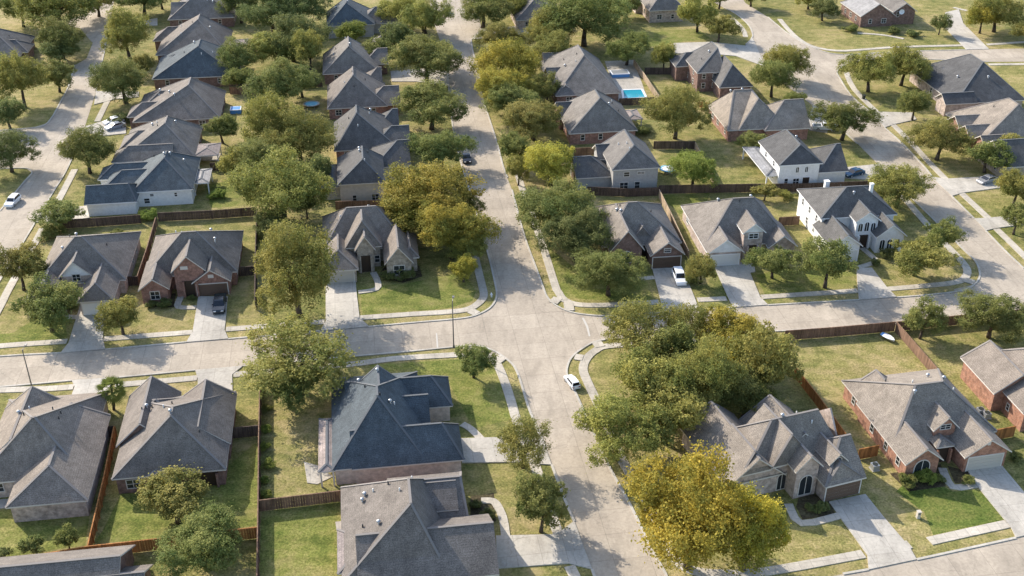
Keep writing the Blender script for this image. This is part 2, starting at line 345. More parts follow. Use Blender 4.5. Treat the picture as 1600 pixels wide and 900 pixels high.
WALKS = [
 [(-60,548),(0,541),(105,533.5)],[(162,530),(300,519.5)],[(353,515),(430,509),(507,503)],[(563,497),(640,491.5),(710,487),(735,482),(750,472),(756,462),(754,450),(748,425),(741,397),(730,370)],
 [(805,257),(815,292),(829,330),(846,378),(867,445),(872,456),(882,469),(905,476.5),(950,477),(987,475),(1030,472)],[(1090,469),(1135,467)],[(1190,464.5),(1275,459),(1340,454.5)],[(1387,452),(1450,446.5),(1490,442),(1507,435),(1511,421),(1497,402),(1482,387),(1452,355),(1410,307),(1385,282)],
 [(1322,113),(1335,140),(1375,180),(1395,195),(1425,225),(1450,252),(1477,280)],[(1502,302),(1545,342)],[(1557,358),(1600,400),(1640,440)],
 [(1218,30),(1240,55),(1267,72),(1307,79.5),(1350,77.5),(1407,73.5),(1510,71)],[(1542,70),(1600,66),(1640,64)],[(1545,101),(1640,100)],
 [(-40,614),(0,610),(70,608),(115,605)],[(180,602),(240,597),(308,591)],[(365,586),(460,577),(555,569),(615,561),(710,555),(752,554),(768,560),(777,570),(786,590),(797,622),(808,660),(822,695),(835,725),(850,770),(867,820),(872,832)],[(890,885),(900,905)],
 [(1180,528),(1100,532),(1007,538),(950,541),(932,547),(917,560),(911,577),(918,597),(940,644),(957,685),(972,720),(997,760),(1012,792),(1035,832),(1052,866),(1072,888),(1120,897),(1200,893),(1349,866)],
 [(1412,853),(1421,851)],[(1452,846),(1510,833),(1574,819)],
 [(117,265),(95,307),(86,322)],[(67,357),(52,385),(15,450),(0,480),(-20,515)],[(168,158),(152,190)],
 [(1143,28),(1160,45),(1165,58)],
]
for k in WALKS: ribbon('sidewalk', k, 1.35, 0.0, 0.10, MT['walk'])
for k in ([(735,486),(745,491)],[(1505,437),(1522,442)],[(911,560),(898,558)],[(938,543),(932,535)],[(872,466),(864,474)],[(888,474),(890,486)],[(775,566),(786,558)]):
    ribbon('kerb_ramp', k, 1.6, 0.0, 0.145, MT['walk'])
DRIVES = [
 [(520,422),(555,431),(558,465),(562,497),(577,511),(501,517.5),(509,503),(509,450)],
 [(129,466),(164,468),(161,531),(165,546.5),(95,552),(107,537)],
 [(310,464),(356,464),(353,500),(351,516),(357,530),(291,535.5),(301,519)],
 [(112,595),(186,590),(175,598),(158,636),(120,655),(104,640),(117,605)],
 [(305,579),(380,572.5),(363,586),(364,640),(310,645),(309,592)],
 [(1019,420),(1066,419),(1085,465),(1092,484.5),(1035,488.5),(1032,470)],
 [(1113,411),(1178,411),(1180,425),(1172,427),(1188,465),(1200,477),(1145,481),(1135,460)],
 [(1338,420),(1362,419),(1386,450),(1401,465),(1342,469),(1340,450)],
 [(720,686),(780,684),(846,684),(851,697),(862,727),(800,723),(722,724)],
 [(775,838),(862,836),(880,828),(897,815),(925,890),(888,881),(777,889)],
 [(1295,785),(1352,773),(1380,808),(1422,857),(1432,875),(1357,891),(1355,868)],
 [(1511,735),(1563,726),(1600,770),(1700,815),(1587,841),(1580,826),(1525,758)],
 [(1455,277),(1478,280),(1530,277),(1562,282),(1562,294),(1503,302),(1487,307)],
 [(1360,175),(1425,176.5),(1432,187),(1396,195),(1382,200)],
 [(1522,342),(1545,341),(1620,334),(1620,349),(1557,357),(1540,361)],
 [(1477,20),(1498,15),(1505,37),(1535,67),(1545,77),(1510,78),(1490,58),(1474,42)],
 [(150,143),(217,144),(217,152),(178,156),(147,164)],
 [(134,198),(160,190),(197,190),(197,209),(160,213),(130,206)],
 [(55,348),(66,330),(112,325),(138,322),(140,341),(110,345)],
 [(222,32),(246,29),(246,40),(222,42)],
 [(1270,165),(1300,190),(1292,208),(1265,204),(1262,190)],
 [(1324,262),(1372,257),(1385,276),(1352,281),(1320,279)],
 [(736,62),(752,45),(830,40),(826,54)],
 [(1052,68),(1110,66),(1165,72),(1176,60),(1196,105),(1150,88),(1105,84),(1055,84)],
 [(610,112),(660,108),(700,112),(702,135),(650,128),(612,128)],
]
for k in DRIVES: flat('driveway', k, 0.15, MT['drive'], 0.16)
PATHS = [[(288,452),(281,468),(279,480),(306,481)],[(108,467),(99,492),(124,496)],[(1347,388),(1360,399),(1369,408),(1362,412),(1340,419)],[(583,426),(590,440),(588,452),(560,457)],[(722,663),(736,671),(752,687)],[(752,783),(771,784),(781,798),(787,815),(790,838)],[(1232,788),(1252,818),(1312,806)],[(1472,732),(1488,761),(1524,758)],[(1000,436),(1022,434)],[(1490,12),(1520,18),(1530,8),(1540,-5)],[(1340,52),(1380,55),(1412,61)]]
for k in PATHS: ribbon('front_path', k, 1.1, 0.0, 0.12, MT['walk'])
for k in ([(475,722),(497,728),(520,745),(496,757),(480,755)],[(524,816),(562,812),(566,838),(528,842)],[(-20,782),(45,778),(50,792),(-20,796)],[(945,96),(990,94),(1012,155),(965,157)],[(1040,262),(1052,262),(1052,272),(1040,272)],[(297,236),(345,240),(340,252),(297,250)]):
    flat('patio', k, 0.08, MT['patioc'], 0.09)
LAWNS = [
 ('lush', [(1400,768),(1425,744),(1470,758),(1488,768),(1530,765),(1570,812),(1458,836),(1444,800)]),
 ('green', [(409,800),(470,790),(562,776),(540,905),(405,905)]),
 ('green', [(160,830),(190,770),(300,775),(402,690),(403,820),(240,842),(145,850)]),
 ('green', [(-20,800),(60,792),(145,775),(133,852),(-20,874)]),
 ('green', [(563,450),(640,442),(722,425),(744,455),(738,470),(700,482),(566,492)]),
 ('green', [(812,300),(832,350),(868,450),(885,466),(960,470),(1020,468),(1012,440),(900,420),(850,380),(830,310)]),
 ('green', [(575,570),(740,560),(768,566),(790,612),(800,655),(740,670),(700,595),(600,580)]),
 ('green', [(20,520),(100,470),(105,530),(0,537),(-30,525)]),
 ('green', [(320,290),(395,275),(398,320),(330,325)]),
 ('green', [(1180,430),(1230,418),(1338,425),(1338,450),(1195,460)]),
 ('green', [(1030,305),(1110,300),(1100,325),(1062,335)]),
 ('green', [(955,52),(1090,45),(1110,60),(1000,75)]),
 ('soil', [(1250,768),(1295,776),(1305,804),(1254,812),(1244,792)]),
 ('soil', [(1480,728),(1512,736),(1522,756),(1492,755)]),
 ('soil', [(590,432),(600,418),(655,415),(660,432),(630,442)]),
 ('soil', [(225,462),(275,458),(272,480),(226,480)]),
 ('soil', [(735,775),(772,770),(775,815),(735,820)]),
 ('soil', [(1390,740),(1470,725),(1478,760),(1420,768)]),
]
for i, (k, p) in enumerate(LAWNS): flat('lawn' if k != 'soil' else 'planting_bed', p, 0.004 * (1 + i % 2), MT[k])
for p in ([(681,521),(683,521),(685,543.5),(682.5,543.7)],[(909,497),(912,496.5),(919,510),(922.5,525.5),(920,526),(916,511)]):
    flat('stop_line', p, 0.045, MT['paint'])
# ---------------------------------------------------------------- houses
OH = 0.42                                         # eave overhang
class Vol: pass
def hipvol(x0, x1, y0, y1, z, axis, ends, pitch, ridge=None, zr=None):
    v = Vol(); v.x0, v.x1, v.y0, v.y1, v.z, v.axis, v.ends, v.p = x0, x1, y0, y1, z, axis, ends, pitch
    if ridge is None:
        if axis == 'x':
            h = (y1 - y0) / 2; ym = (y0 + y1) / 2; v.zr = z + h * pitch
            a = [x0 if ends[0] == 'g' else x0 + h, ym]; b = [x1 if ends[1] == 'g' else x1 - h, ym]
            if a[0] > b[0]: a[0] = b[0] = (a[0] + b[0]) / 2
        else:
            h = (x1 - x0) / 2; xm = (x0 + x1) / 2; v.zr = z + h * pitch
            a = [xm, y0 if ends[0] == 'g' else y0 + h]; b = [xm, y1 if ends[1] == 'g' else y1 - h]
            if a[1] > b[1]: a[1] = b[1] = (a[1] + b[1]) / 2
        v.a, v.b = a, b
    else:
        v.a, v.b = list(ridge[0]), list(ridge[1]); v.zr = zr
        k = 1 if axis == 'x' else 0                # the ridge runs square with the walls
        v.a[k] = v.b[k] = (v.a[k] + v.b[k]) / 2; q = 1 - k
        if v.a[q] > v.b[q]: v.a[q], v.b[q] = v.b[q], v.a[q]
    return v
def roof_faces(v):
    z = v.z; sw, se, ne, nw = (v.x0, v.y0, z), (v.x1, v.y0, z), (v.x1, v.y1, z), (v.x0, v.y1, z)
    a, b = (v.a[0], v.a[1], v.zr), (v.b[0], v.b[1], v.zr)
    if v.axis == 'x':
        F = {'S': [sw, se, b, a], 'N': [ne, nw, a, b]}
        if v.ends[0] == 'h': F['W'] = [nw, sw, a]
        if v.ends[1] == 'h': F['E'] = [se, ne, b]
        rim = [[sw, se]] + ([[se, ne]] if v.ends[1] == 'h' else [[se, b], [b, ne]]) + [[ne, nw]] + ([[nw, sw]] if v.ends[0] == 'h' else [[nw, a], [a, sw]])
        hips = [(a, b)] + ([(sw, a), (nw, a)] if v.ends[0] == 'h' else []) + ([(se, b), (ne, b)] if v.ends[1] == 'h' else [])
    else:
        F = {'W': [nw, sw, a, b], 'E': [se, ne, b, a]}
        if v.ends[0] == 'h': F['S'] = [sw, se, a]
        if v.ends[1] == 'h': F['N'] = [ne, nw, b]
        rim = ([[sw, se]] if v.ends[0] == 'h' else [[sw, a], [a, se]]) + [[se, ne]] + ([[ne, nw]] if v.ends[1] == 'h' else [[ne, b], [b, nw]]) + [[nw, sw]]
        hips = [(a, b)] + ([(sw, a), (se, a)] if v.ends[0] == 'h' else []) + ([(ne, b), (nw, b)] if v.ends[1] == 'h' else [])
    return F, rim, hips
def top_z(v, x, y):
    if not (v.x0 <= x <= v.x1 and v.y0 <= y <= v.y1): return -1
    F, _, _ = roof_faces(v); best = 1e9
    for pts in F.values():
        P = [Vector(p) for p in pts]; n = None
        for i in range(1, len(P) - 1):
            n = (P[i] - P[0]).cross(P[i + 1] - P[0])
            if n.length > 1e-3: break
        if n is None or abs(n.z) < 1e-4: continue
        best = min(best, P[0].z - (n.x * (x - P[0].x) + n.y * (y - P[0].y)) / n.z)
    return best
def arch_pts(w, h, n=8):
    """outline of an opening w wide and h high with a round head"""
    r = w / 2; out = [(-r, 0), (r, 0)]
    for k in range(n + 1):
        t = math.pi * k / n; out.append((r * math.cos(t), h - r + r * math.sin(t)))
    return out
def opening(root, v, side, kind, fr, wd, ht, zb, mats):
    """a window, door or garage door set on one outer wall of a volume"""
    o = OH
    if side == 'S': org, ux, nn = Vector((v.x0 + o + (v.x1 - v.x0 - 2 * o) * fr, v.y0 + o, zb)), Vector((1, 0, 0)), Vector((0, -1, 0))
    elif side == 'N': org, ux, nn = Vector((v.x0 + o + (v.x1 - v.x0 - 2 * o) * fr, v.y1 - o, zb)), Vector((-1, 0, 0)), Vector((0, 1, 0))
    elif side == 'W': org, ux, nn = Vector((v.x0 + o, v.y0 + o + (v.y1 - v.y0 - 2 * o) * fr, zb)), Vector((0, -1, 0)), Vector((-1, 0, 0))
    else: org, ux, nn = Vector((v.x1 - o, v.y0 + o + (v.y1 - v.y0 - 2 * o) * fr, zb)), Vector((0, 1, 0)), Vector((1, 0, 0))
    up = Vector((0, 0, 1))
    def P(a, b, d): return tuple(org + ux * a + up * b + nn * d)
    def slab(b, x0, x1, z0, z1, d0, d1, m=0):
        c = [P(x0, z0, d1), P(x1, z0, d1), P(x1, z1, d1), P(x0, z1, d1), P(x0, z0, d0), P(x1, z0, d0), P(x1, z1, d0), P(x0, z1, d0)]
        for f in ((0,1,2,3),(1,0,4,5),(2,1,5,6),(3,2,6,7),(0,3,7,4)): b.poly([c[k] for k in f], m)
    h = wd / 2
    if kind in ('window', 'arch'):
        fr_ = MB(); gl = MB(); t = 0.11
        if kind == 'window':
            for (x0, x1, z0, z1) in ((-h, h, 0, t), (-h, h, ht - t, ht), (-h, -h + t, t, ht - t), (h - t, h, t, ht - t)): slab(fr_, x0, x1, z0, z1, 0, 0.07)
            if wd > 1.3: slab(fr_, -0.04, 0.04, t, ht - t, 0, 0.06)
            slab(fr_, -h + t, h - t, ht * 0.5 - 0.035, ht * 0.5 + 0.035, 0, 0.055)
            slab(gl, -h + t, h - t, t, ht - t, 0, 0.03)
        else:
            A, B = arch_pts(wd, ht), arch_pts(wd - 2 * t, ht - 2 * t)
            for i in range(len(A)):
                j = (i + 1) % len(A)
                fr_.poly([P(*A[i], 0.08), P(*A[j], 0.08), P(B[j][0], B[j][1] + t, 0.08), P(B[i][0], B[i][1] + t, 0.08)])
                fr_.poly([P(*A[i], 0), P(*A[j], 0), P(*A[j], 0.08), P(*A[i], 0.08)])
            slab(fr_, -0.04, 0.04, t, ht - t, 0.03, 0.06)
            gl.poly([P(x, z + t, 0.03) for x, z in B])
        fo = fr_.build('window', mats['trim'], root); gl.build('pane', MT['glass'], fo)
    elif kind == 'garage':
        b = MB(); n = 4; hh = ht / n
        for k in range(n): slab(b, -h, h, k * hh + 0.02, (k + 1) * hh - 0.02, 0, 0.05)
        slab(b, -h, h, 0, ht, 0, 0.02)
        go = b.build('garage_door', mats['garage'], root)
        f = MB(); slab(f, -h - 0.16, -h, 0, ht + 0.16, 0, 0.08); slab(f, h, h + 0.16, 0, ht + 0.16, 0, 0.08); slab(f, -h, h, ht, ht + 0.16, 0, 0.08)
        f.build('frame', mats['trim'], go)
    elif kind == 'door':
        b = MB(); slab(b, -h, h, 0, ht, 0, 0.04); slab(b, -h + 0.12, h - 0.12, 0.2, ht * 0.45, 0.04, 0.06); slab(b, -h + 0.12, h - 0.12, ht * 0.5, ht - 0.15, 0.04, 0.06)
        do = b.build('front_door', MT['door'], root)
        f = MB(); slab(f, -h - 0.12, -h, 0, ht + 0.12, 0, 0.07); slab(f, h, h + 0.12, 0, ht + 0.12, 0, 0.07); slab(f, -h, h, ht, ht + 0.12, 0, 0.07)
        f.build('frame', mats['trim'], do)
        k = MB(); k.ball(P(h - 0.12, ht * 0.45, 0.08), 0.045, 0.045, 0.045, 8); k.build('handle', MT['rim'], do)
    elif kind == 'void':                          # a recessed, unlit porch behind an opening: a dark door deep in a box of jambs
        b = MB(); slab(b, -h, h, 0, ht, 0, 0.03); b.build('front_door', MT['door'], root)
        
        for x in (-h - 0.3, h):
            f = MB(); slab(f, x, x + 0.3, 0, ht, 0, 0.5); f.build('porch_jamb', mats['wall'], root)
    elif kind == 'vent':
        b = MB(); slab(b, -h, h, 0, ht, 0, 0.06); b.build('gable_vent', mats['trim'], root)
def house(name, label, roof, wall, phi, vols, ops=(), trim='trim', garage='garb', auto=True, vents=4, group='houses of the neighbourhood', seed=0):
    first = vols[0]; z0 = first[6] if first[0] == 'M' else 0.0
    o = G(first[1][0], first[1][1], z0 if first[0] == 'M' else first[2]); o.z = 0
    root = tag(empty(name, o, R(phi)), label, 'house', group)
    c, s = math.cos(R(phi)), math.sin(R(phi))
    def loc(px, z):
        p = G(px[0], px[1], z) - o
        return (p.x * c + p.y * s, -p.x * s + p.y * c)
    VS = []
    for q in vols:
        if q[0] == 'M':
            _, SW, SE, d, axis, ends, z = q[:7]; op = q[7] if len(q) > 7 else {}
            a, b = loc(SW, z), loc(SE, z); x0, x1 = a[0], b[0]
            y0 = a[1]
            y0, y1 = (y0 + op.get('dy', 0), y0 + d)
            rd = zr = None
            if 'r' in op:
                zr = op['r'][2]; rd = (loc(op['r'][0], zr), loc(op['r'][1], zr))
            v = hipvol(x0, x1, y0, y1, z, axis, ends, op.get('p', 0.667), rd, zr)
        else:
            _, ap, zr, dr, ln, hw, end = q[:7]; op = q[7] if len(q) > 7 else {}
            p = op.get('p', 0.667); ax, ay = loc(ap, zr); z = zr - hw * p
            run = 0 if end == 'g' else hw * op.get('hr', 1.0)
            if dr == 'N': v = hipvol(ax - hw, ax + hw, ay - run, ay + ln, z, 'y', end + 'g', p, ((ax, ay), (ax, ay + ln)), zr)
            elif dr == 'S': v = hipvol(ax - hw, ax + hw, ay - ln, ay + run, z, 'y', 'g' + end, p, ((ax, ay - ln), (ax, ay)), zr)
            elif dr == 'W': v = hipvol(ax - ln, ax + run, ay - hw, ay + hw, z, 'x', 'g' + end, p, ((ax - ln, ay), (ax, ay)), zr)
            else: v = hipvol(ax - run, ax + ln, ay - hw, ay + hw, z, 'x', end + 'g', p, ((ax, ay), (ax + ln, ay)), zr)
        v.op = op; VS.append(v)
    dz = 0.0
    mats = dict(trim=MT[trim], garage=MT[garage], wall=MT[wall])
    dark = roof in ('dark', 'slate')
    rf = MB(); cp = MB(); wl = MB(); gb = {}; rx = {}
    for k, v in enumerate(VS):
        e = 0.006 * k                              # keeps coplanar slopes of two volumes apart
        v.z += e; v.zr += e
        F, rim, hips = roof_faces(v); T = 0.2
        tgt = rx.setdefault(v.op['rm'], MB()) if 'rm' in v.op else rf
        for pts in F.values():
            tgt.poly(pts, 0); tgt.poly([(x, y, z - T) for x, y, z in reversed(pts)], 1)
        for a, b in rim: tgt.poly([(a[0], a[1], a[2] - T), (b[0], b[1], b[2] - T), b, a], 1)
        for a, b in hips: cp.bar((a[0], a[1], a[2] + 0.02), (b[0], b[1], b[2] + 0.02), 0.3, 0.07)
        if v.op.get('open'):                       # a roof on posts
            px = [v.x0 + 0.3, v.x1 - 0.3]; py = [v.y0 + 0.3, v.y1 - 0.3]
            for x in px:
                for y in py:
                    b = MB(); b.box(x - 0.11, x + 0.11, y - 0.11, y + 0.11, 0, v.z - 0.19); b.build('post', mats['trim'], root)
            continue
        zt = v.z + OH * v.p * 0.5 - 0.2
        x0, x1, y0, y1 = v.x0 + OH, v.x1 - OH, v.y0 + OH, v.y1 - OH
        dx = 0.003 * k
        wl.box(x0 - dx, x1 + dx, y0 - dx, y1 + dx, 0, zt)
        for i, en in enumerate(v.ends):
            if en != 'g' or ('gm' in v.op and i == 1): continue
            if v.axis == 'y':
                y = (y0 - dx) if i == 0 else (y1 + dx); yy = y + (0.25 if i == 0 else -0.25); xm = v.a[0]
                tri = [(x0, zt), (x1, zt), (xm, v.zr - 0.22)]
                A = [(x, y, z) for x, z in tri]; B = [(x, yy, z) for x, z in tri]
            else:
                x = (x0 - dx) if i == 0 else (x1 + dx); xx = x + (0.25 if i == 0 else -0.25); ym = v.a[1]
                tri = [(y0, zt), (y1, zt), (ym, v.zr - 0.22)]
                A = [(x, y, z) for y, z in tri]; B = [(xx, y, z) for y, z in tri]
            tg = gb.setdefault(k, MB()) if 'gm' in v.op else wl
            tg.poly(A); tg.poly(B[::-1])
            for j in range(3): tg.poly([A[j], A[(j + 1) % 3], B[(j + 1) % 3], B[j]])
    wl.build('wall', MT[wall], root)
    for k, b in gb.items(): b.build('gable', MT[VS[k].op['gm']], root)
    ro = rf.build('roof', [MT[roof], MT[trim]], root)
    cp.build('ridge_cap', MT['capd' if dark else 'cap'], ro)
    for k, b in rx.items(): b.build('porch_roof', [MT[k], MT[trim]], root)
    r = random.Random(seed + int(first[1][0] * 7))
    v = VS[0]
    for k in range(vents):
        for _ in range(12):
            x = v.x0 + (v.x1 - v.x0) * r.uniform(0.2, 0.8); y = v.y0 + (v.y1 - v.y0) * r.uniform(0.25, 0.8)
            zz = [top_z(q, x, y) for q in VS]
            if max(zz) > v.z + 0.8: break
        z = max(zz); b = MB(); t = r.random()
        if t < 0.35:
            b.tube((x, y, z - 0.3), (x, y, z + 0.25), 0.12, 0.12, 8); b.ball((x, y, z + 0.42), 0.28, 0.28, 0.22, 10); b.build('turbine_vent', MT['vent'], ro, True)
        else:
            b.tube((x, y, z - 0.3), (x, y, z + 0.45), 0.09, 0.09, 8); b.build('vent_pipe', MT['pipe' if t < 0.7 else 'pale_pipe'], ro, True)
    used = {(q[0], q[1]) for q in ops}
    for (vi, side, kind, fr, wd, ht, zb) in ops: opening(root, VS[vi], side, kind, fr, wd, ht, zb, mats)
    if auto:
        v = VS[0]
        for side, ln in (('S', v.x1 - v.x0), ('W', v.y1 - v.y0), ('E', v.y1 - v.y0), ('N', v.x1 - v.x0)):
            if (0, side) in used: continue
            for fr in ((0.2, 0.5, 0.8) if ln > 13 else (0.28, 0.72)):
                f2 = fr + r.uniform(-0.05, 0.05)
                opening(root, v, side, 'window', f2, r.choice((1.0, 1.5, 1.0)), 1.4, 0.9, mats)
                if v.z > 4.2: opening(root, v, side, 'window', f2, 1.0, 1.3, v.z - 1.75, mats)
    root['_r'] = 0; del root['_r']
    return root, VS, ro
def chimney(h, x, y, zt, w, m):
    root, VS, ro = h; z = max(top_z(q, x, y) for q in VS); b = MB()
    b.box(x - w / 2, x + w / 2, y - w / 2, y + w / 2, max(z - 1.2, 0), z + zt); b.box(x - w / 2 - 0.08, x + w / 2 + 0.08, y - w / 2 - 0.08, y + w / 2 + 0.08, z + zt, z + zt + 0.12)
    b.build('chimney', MT[m], ro)
M, W = 'M', 'W'
# left row, backing on the tree line (far to near)
house('brick_house', 'brown-roofed house at the far top of the left row, cut by the picture top', 'grey', 'brownb', 8, [(M,(262,31),(366,28),16,'y','hh',2.8),(W,(312,2),6.2,'W',8,3.6,'h')])
house('brick_house', 'brown-roofed brick house with small tan patio cover, second from the top in the left row', 'brown', 'brownb', 8, [(M,(243,86),(356,79),19,'y','hh',2.8,{'r':((311,30),(310,22),9.0)}),(W,(262,42),5.4,'E',9,3.8,'h'),(M,(352,72),(386,70),5.5,'y','hh',2.6,{'rm':'patio','p':.25,'open':1})])
house('brick_house', 'dark blue-grey roofed house with tan patio cover, third from top in left row', 'slate', 'brownb', 8, [(M,(237,124),(372,121),16.5,'y','hh',2.8,{'r':((312,72),(310,61),8.6)}),(W,(272,85),5.2,'E',9,3.6,'h'),(M,(345,104),(378,101),6,'y','hh',2.6,{'rm':'patio','p':.25,'open':1})])
house('brick_house', 'brown hip-roofed brick house standing beside the blue spa in the left row', 'brown', 'brownb', 8, [(M,(207,191),(345,178),17.5,'y','hh',2.8,{'r':((300,132),(292,121),8.2)}),(W,(250,142),5.6,'E',9,4.0,'h'),(W,(222,160),5.0,'E',9,3.2,'h')])
house('brick_house', 'dark brown roofed house beside the two cars parked on the drive in the left row', 'grey', 'brownb', 8, [(M,(184,251),(304,246),17,'y','hh',2.8,{'r':((262,192),(257,181),7.8)}),(W,(216,204),5.2,'E',9,3.8,'h'),(W,(200,228),5.0,'E',9,3.2,'h'),(M,(302,244),(342,241),6.5,'y','hh',2.6,{'rm':'patio','p':.25,'open':1})],
 ops=[(1,'W','garage',.5,4.8,2.2,.05)])
house('white_house', 'white-walled house with blue-grey roof at the near end of the left row', 'slate', 'white', 8, [(M,(205,301),(301,297),15.5,'y','hh',3.3,{'r':((260,246),(256,236),7.6)}),(M,(131,320),(214,314),8.2,'x','gh',2.7,{'r':((134,290),(200,287),5.3)}),(W,(190,266),4.9,'E',8,3.0,'h'),(W,(178,256),4.6,'E',8,3.0,'h'),(M,(300,287),(327,285),7,'y','hh',2.7,{'rm':'pale','p':.2,'open':1})],
 ops=[(0,'S','window',.3,.9,.7,2.0),(0,'S','window',.72,.7,1.0,1.7),(0,'S','window',.2,1.2,1.2,.6)], trim='trimw')
# centre row (far to near)
house('grey_house', 'grey-sided house with blue-grey roof at the far top of the centre row', 'slate', 'greyb', 8, [(M,(510,41),(586,38),14,'y','hh',3.6,{'r':((541,4),(540,-4),8.4)}),(M,(560,38),(626,20),10,'x','hh',2.9,{'rm':'grey'})])
house('brick_house', 'grey-roofed house second from the top in the centre row', 'grey', 'brownb', 8, [(M,(504,116),(592,108),15.5,'y','hh',2.8,{'r':((547,72),(541,57),8.2)}),(M,(565,102),(607,99),8.5,'x','hg',2.8),(M,(580,72),(600,70),6,'x','hg',2.7)])
house('brick_house', 'brown-roofed house with red brick side, third from the top in the centre row', 'brown', 'red', 8, [(M,(511,170),(606,165),15.5,'y','hh',2.8,{'r':((552,117),(550,104),8.4)}),(M,(568,131),(598,129),7,'x','hg',2.8,{'p':.8}),(M,(570,166),(626,163),9,'x','hg',2.8)])
house('brick_house', 'blue-grey roofed house with dark red eave band in the centre row', 'dark', 'red', 8, [(M,(522,236),(622,230),16.5,'y','hh',2.8,{'r':((558,176),(555,164),8.4)}),(M,(590,199),(624,197),7,'x','hg',2.8,{'p':.8}),(M,(580,232),(642,227),9,'x','hg',2.8)])
house('cream_house', 'grey-roofed house with tall cream side wall, behind the gabled corner house', 'dark', 'cream', 8, [(M,(527,289),(602,282),13,'y','hh',4.4,{'r':((567,248),(565,228),7.9)}),(M,(583,262),(642,257),10.5,'x','hg',3.0),(M,(502,294),(538,291),11,'y','hh',2.8,{'rm':'grey','p':.45})],
 ops=[(0,'S','window',.32,.9,1.4,.5),(0,'S','window',.8,1.5,1.4,.5)], auto=False)
corner = house('stone_house', 'stone house with steep front gables on the corner lot of the crossroads', 'brown', 'stone', 8, [(M,(503,402),(640,391),16,'x','hh',2.8,{'r':((541,325),(587,321),8.3),'dy':2.0}),(M,(499,425),(560,418),11,'y','hg',2.7,{'p':.7}),(W,(622,387),6.2,'N',9,2.5,'g',{'p':1.25}),(W,(565,345),8.5,'N',4.5,3.2,'h',{'p':1.35,'hr':.5}),(W,(569,370),7.1,'N',5,1.8,'g',{'p':1.5}),(M,(628,404),(655,401),9,'y','hh',2.8,{'p':.9})],
 ops=[(1,'S','garage',.5,4.8,2.3,.05),(2,'S','window',.5,2.0,1.9,.7),(4,'S','void',.5,1.6,3.2,.05),(3,'S','window',.12,1.0,1.5,.8),(3,'S','window',.9,1.0,1.5,.8)], garage='gart', vents=5)
# front row, left of the crossroads
house('brick_house', 'brown-roofed house with pale garage door at the left end of the front row', 'brown', 'pink', 8, [(M,(51,452),(190,457),19,'x','hh',2.8,{'r':((117,369),(127,370),8.6),'dy':1.2}),(W,(148,442),5.0,'N',10,2.9,'h',{'hr':.75,'p':.75}),(W,(113,410),6.8,'N',7,2.8,'g',{'p':1.0,'gm':'white'}),(W,(68,440),4.7,'N',8,2.7,'h')],
 ops=[(1,'S','garage',.5,4.4,2.2,.05),(2,'S','window',.5,1.4,1.4,3.0)], garage='garw', vents=4)
house('brick_house', 'red brick house with brown garage door behind the parked dark pickup', 'brown', 'red', 8, [(M,(219,451),(368,446),19,'x','hh',2.8,{'r':((284,361),(306,363),8.7),'dy':3.7}),(W,(327,422),5.1,'N',10,3.2,'g',{'p':.72}),(W,(290,401),7.8,'N',8,2.8,'g',{'p':1.0}),(W,(237,437),4.7,'N',10,2.5,'g',{'p':.78})],
 ops=[(1,'S','garage',.5,4.9,2.2,.05),(1,'S','vent',.5,.9,.6,3.4),(2,'S','void',.5,1.9,3.0,.05),(2,'S','vent',.36,1.2,.6,5.2),(3,'S','window',.5,1.6,1.6,.7),(0,'W','window',.3,1,1.4,.9),(0,'W','window',.7,1,1.4,.9)], garage='garb', vents=5)
# right of the centre street (far to near)
house('brick_house', 'dark-roofed house half hidden by trees at the top beside the dark car', 'grey', 'pink', 8, [(M,(806,32),(880,24),14,'y','hh',2.9)])
house('brick_house', 'pinkish brick house with grey roof at the top edge, behind the far lawn', 'grey', 'pink', 8, [(M,(1014,17),(1072,15),14,'y','hh',3.6,{'p':.8}),(M,(992,6),(1020,4),8,'x','gh',3.0)])
house('brick_house', 'grey-roofed house beside the turquoise swimming pool', 'grey', 'brownb', 8, [(M,(868,150),(972,148),25,'y','hh',2.8,{'r':((912,86),(903,70),8.8)}),(W,(847,83),5.2,'E',9,3.4,'g'),(W,(853,106),5.2,'E',9,3.6,'g'),(W,(884,133),4.6,'N',5,2.2,'g')])
house('brick_house', 'grey-roofed red brick house just below the swimming pool', 'dark', 'red', 8, [(M,(889,209),(997,204),16.5,'y','hh',2.8,{'r':((936,153),(931,139),8.8),'rm':'grey'}),(W,(868,160),5.2,'E',10,3.8,'g'),(M,(980,187),(1005,186),6,'y','hh',2.6,{'rm':'patio','p':.2,'open':1})])
house('grey_house', 'two-storey grey-sided house with low dark garage wing beside the light blue trampoline', 'dark', 'greyb', 8, [(M,(956,266),(1031,259),12.5,'y','hh',5.0,{'r':((989,227),(977,202),8.5),'rm':'grey'}),(M,(900,279),(962,276),8.5,'x','gh',2.7),(W,(930,226),6.2,'E',8,3.0,'g')],
 ops=[(0,'S','window',.3,1.3,1.1,3.2),(0,'S','window',.62,1.6,.6,3.6),(0,'S','window',.25,1.8,1.6,.5),(0,'S','window',.55,1.2,1.6,.5),(1,'W','garage',.5,4.6,2.2,.05)], vents=3)
house('brick_house', 'two-storey brick house with grey hip roof by the far curve of the right street', 'dark', 'brownb', 8, [(M,(1089,114),(1133,112),12.5,'y','hh',5.0,{'r':((1119,75),(1114,65),8.6),}),(M,(1124,137),(1174,132),15,'y','hh',3.2,{'p':1.0}),(W,(1072,82),6.2,'E',8,3.5,'h')], vents=2)
house('brick_house', 'low brick house with wide tan roof beside the orange shrub', 'tan', 'red', 8, [(M,(1137,204),(1222,200),15.5,'x','hh',2.8,{'r':((1148,142),(1173,138),8.2)}),(W,(1185,154),7.9,'N',6,5.6,'h',{'p':.9,'hr':.9}),(M,(1195,204),(1266,199),12,'x','hg',2.8,{'p':.75})], vents=3)
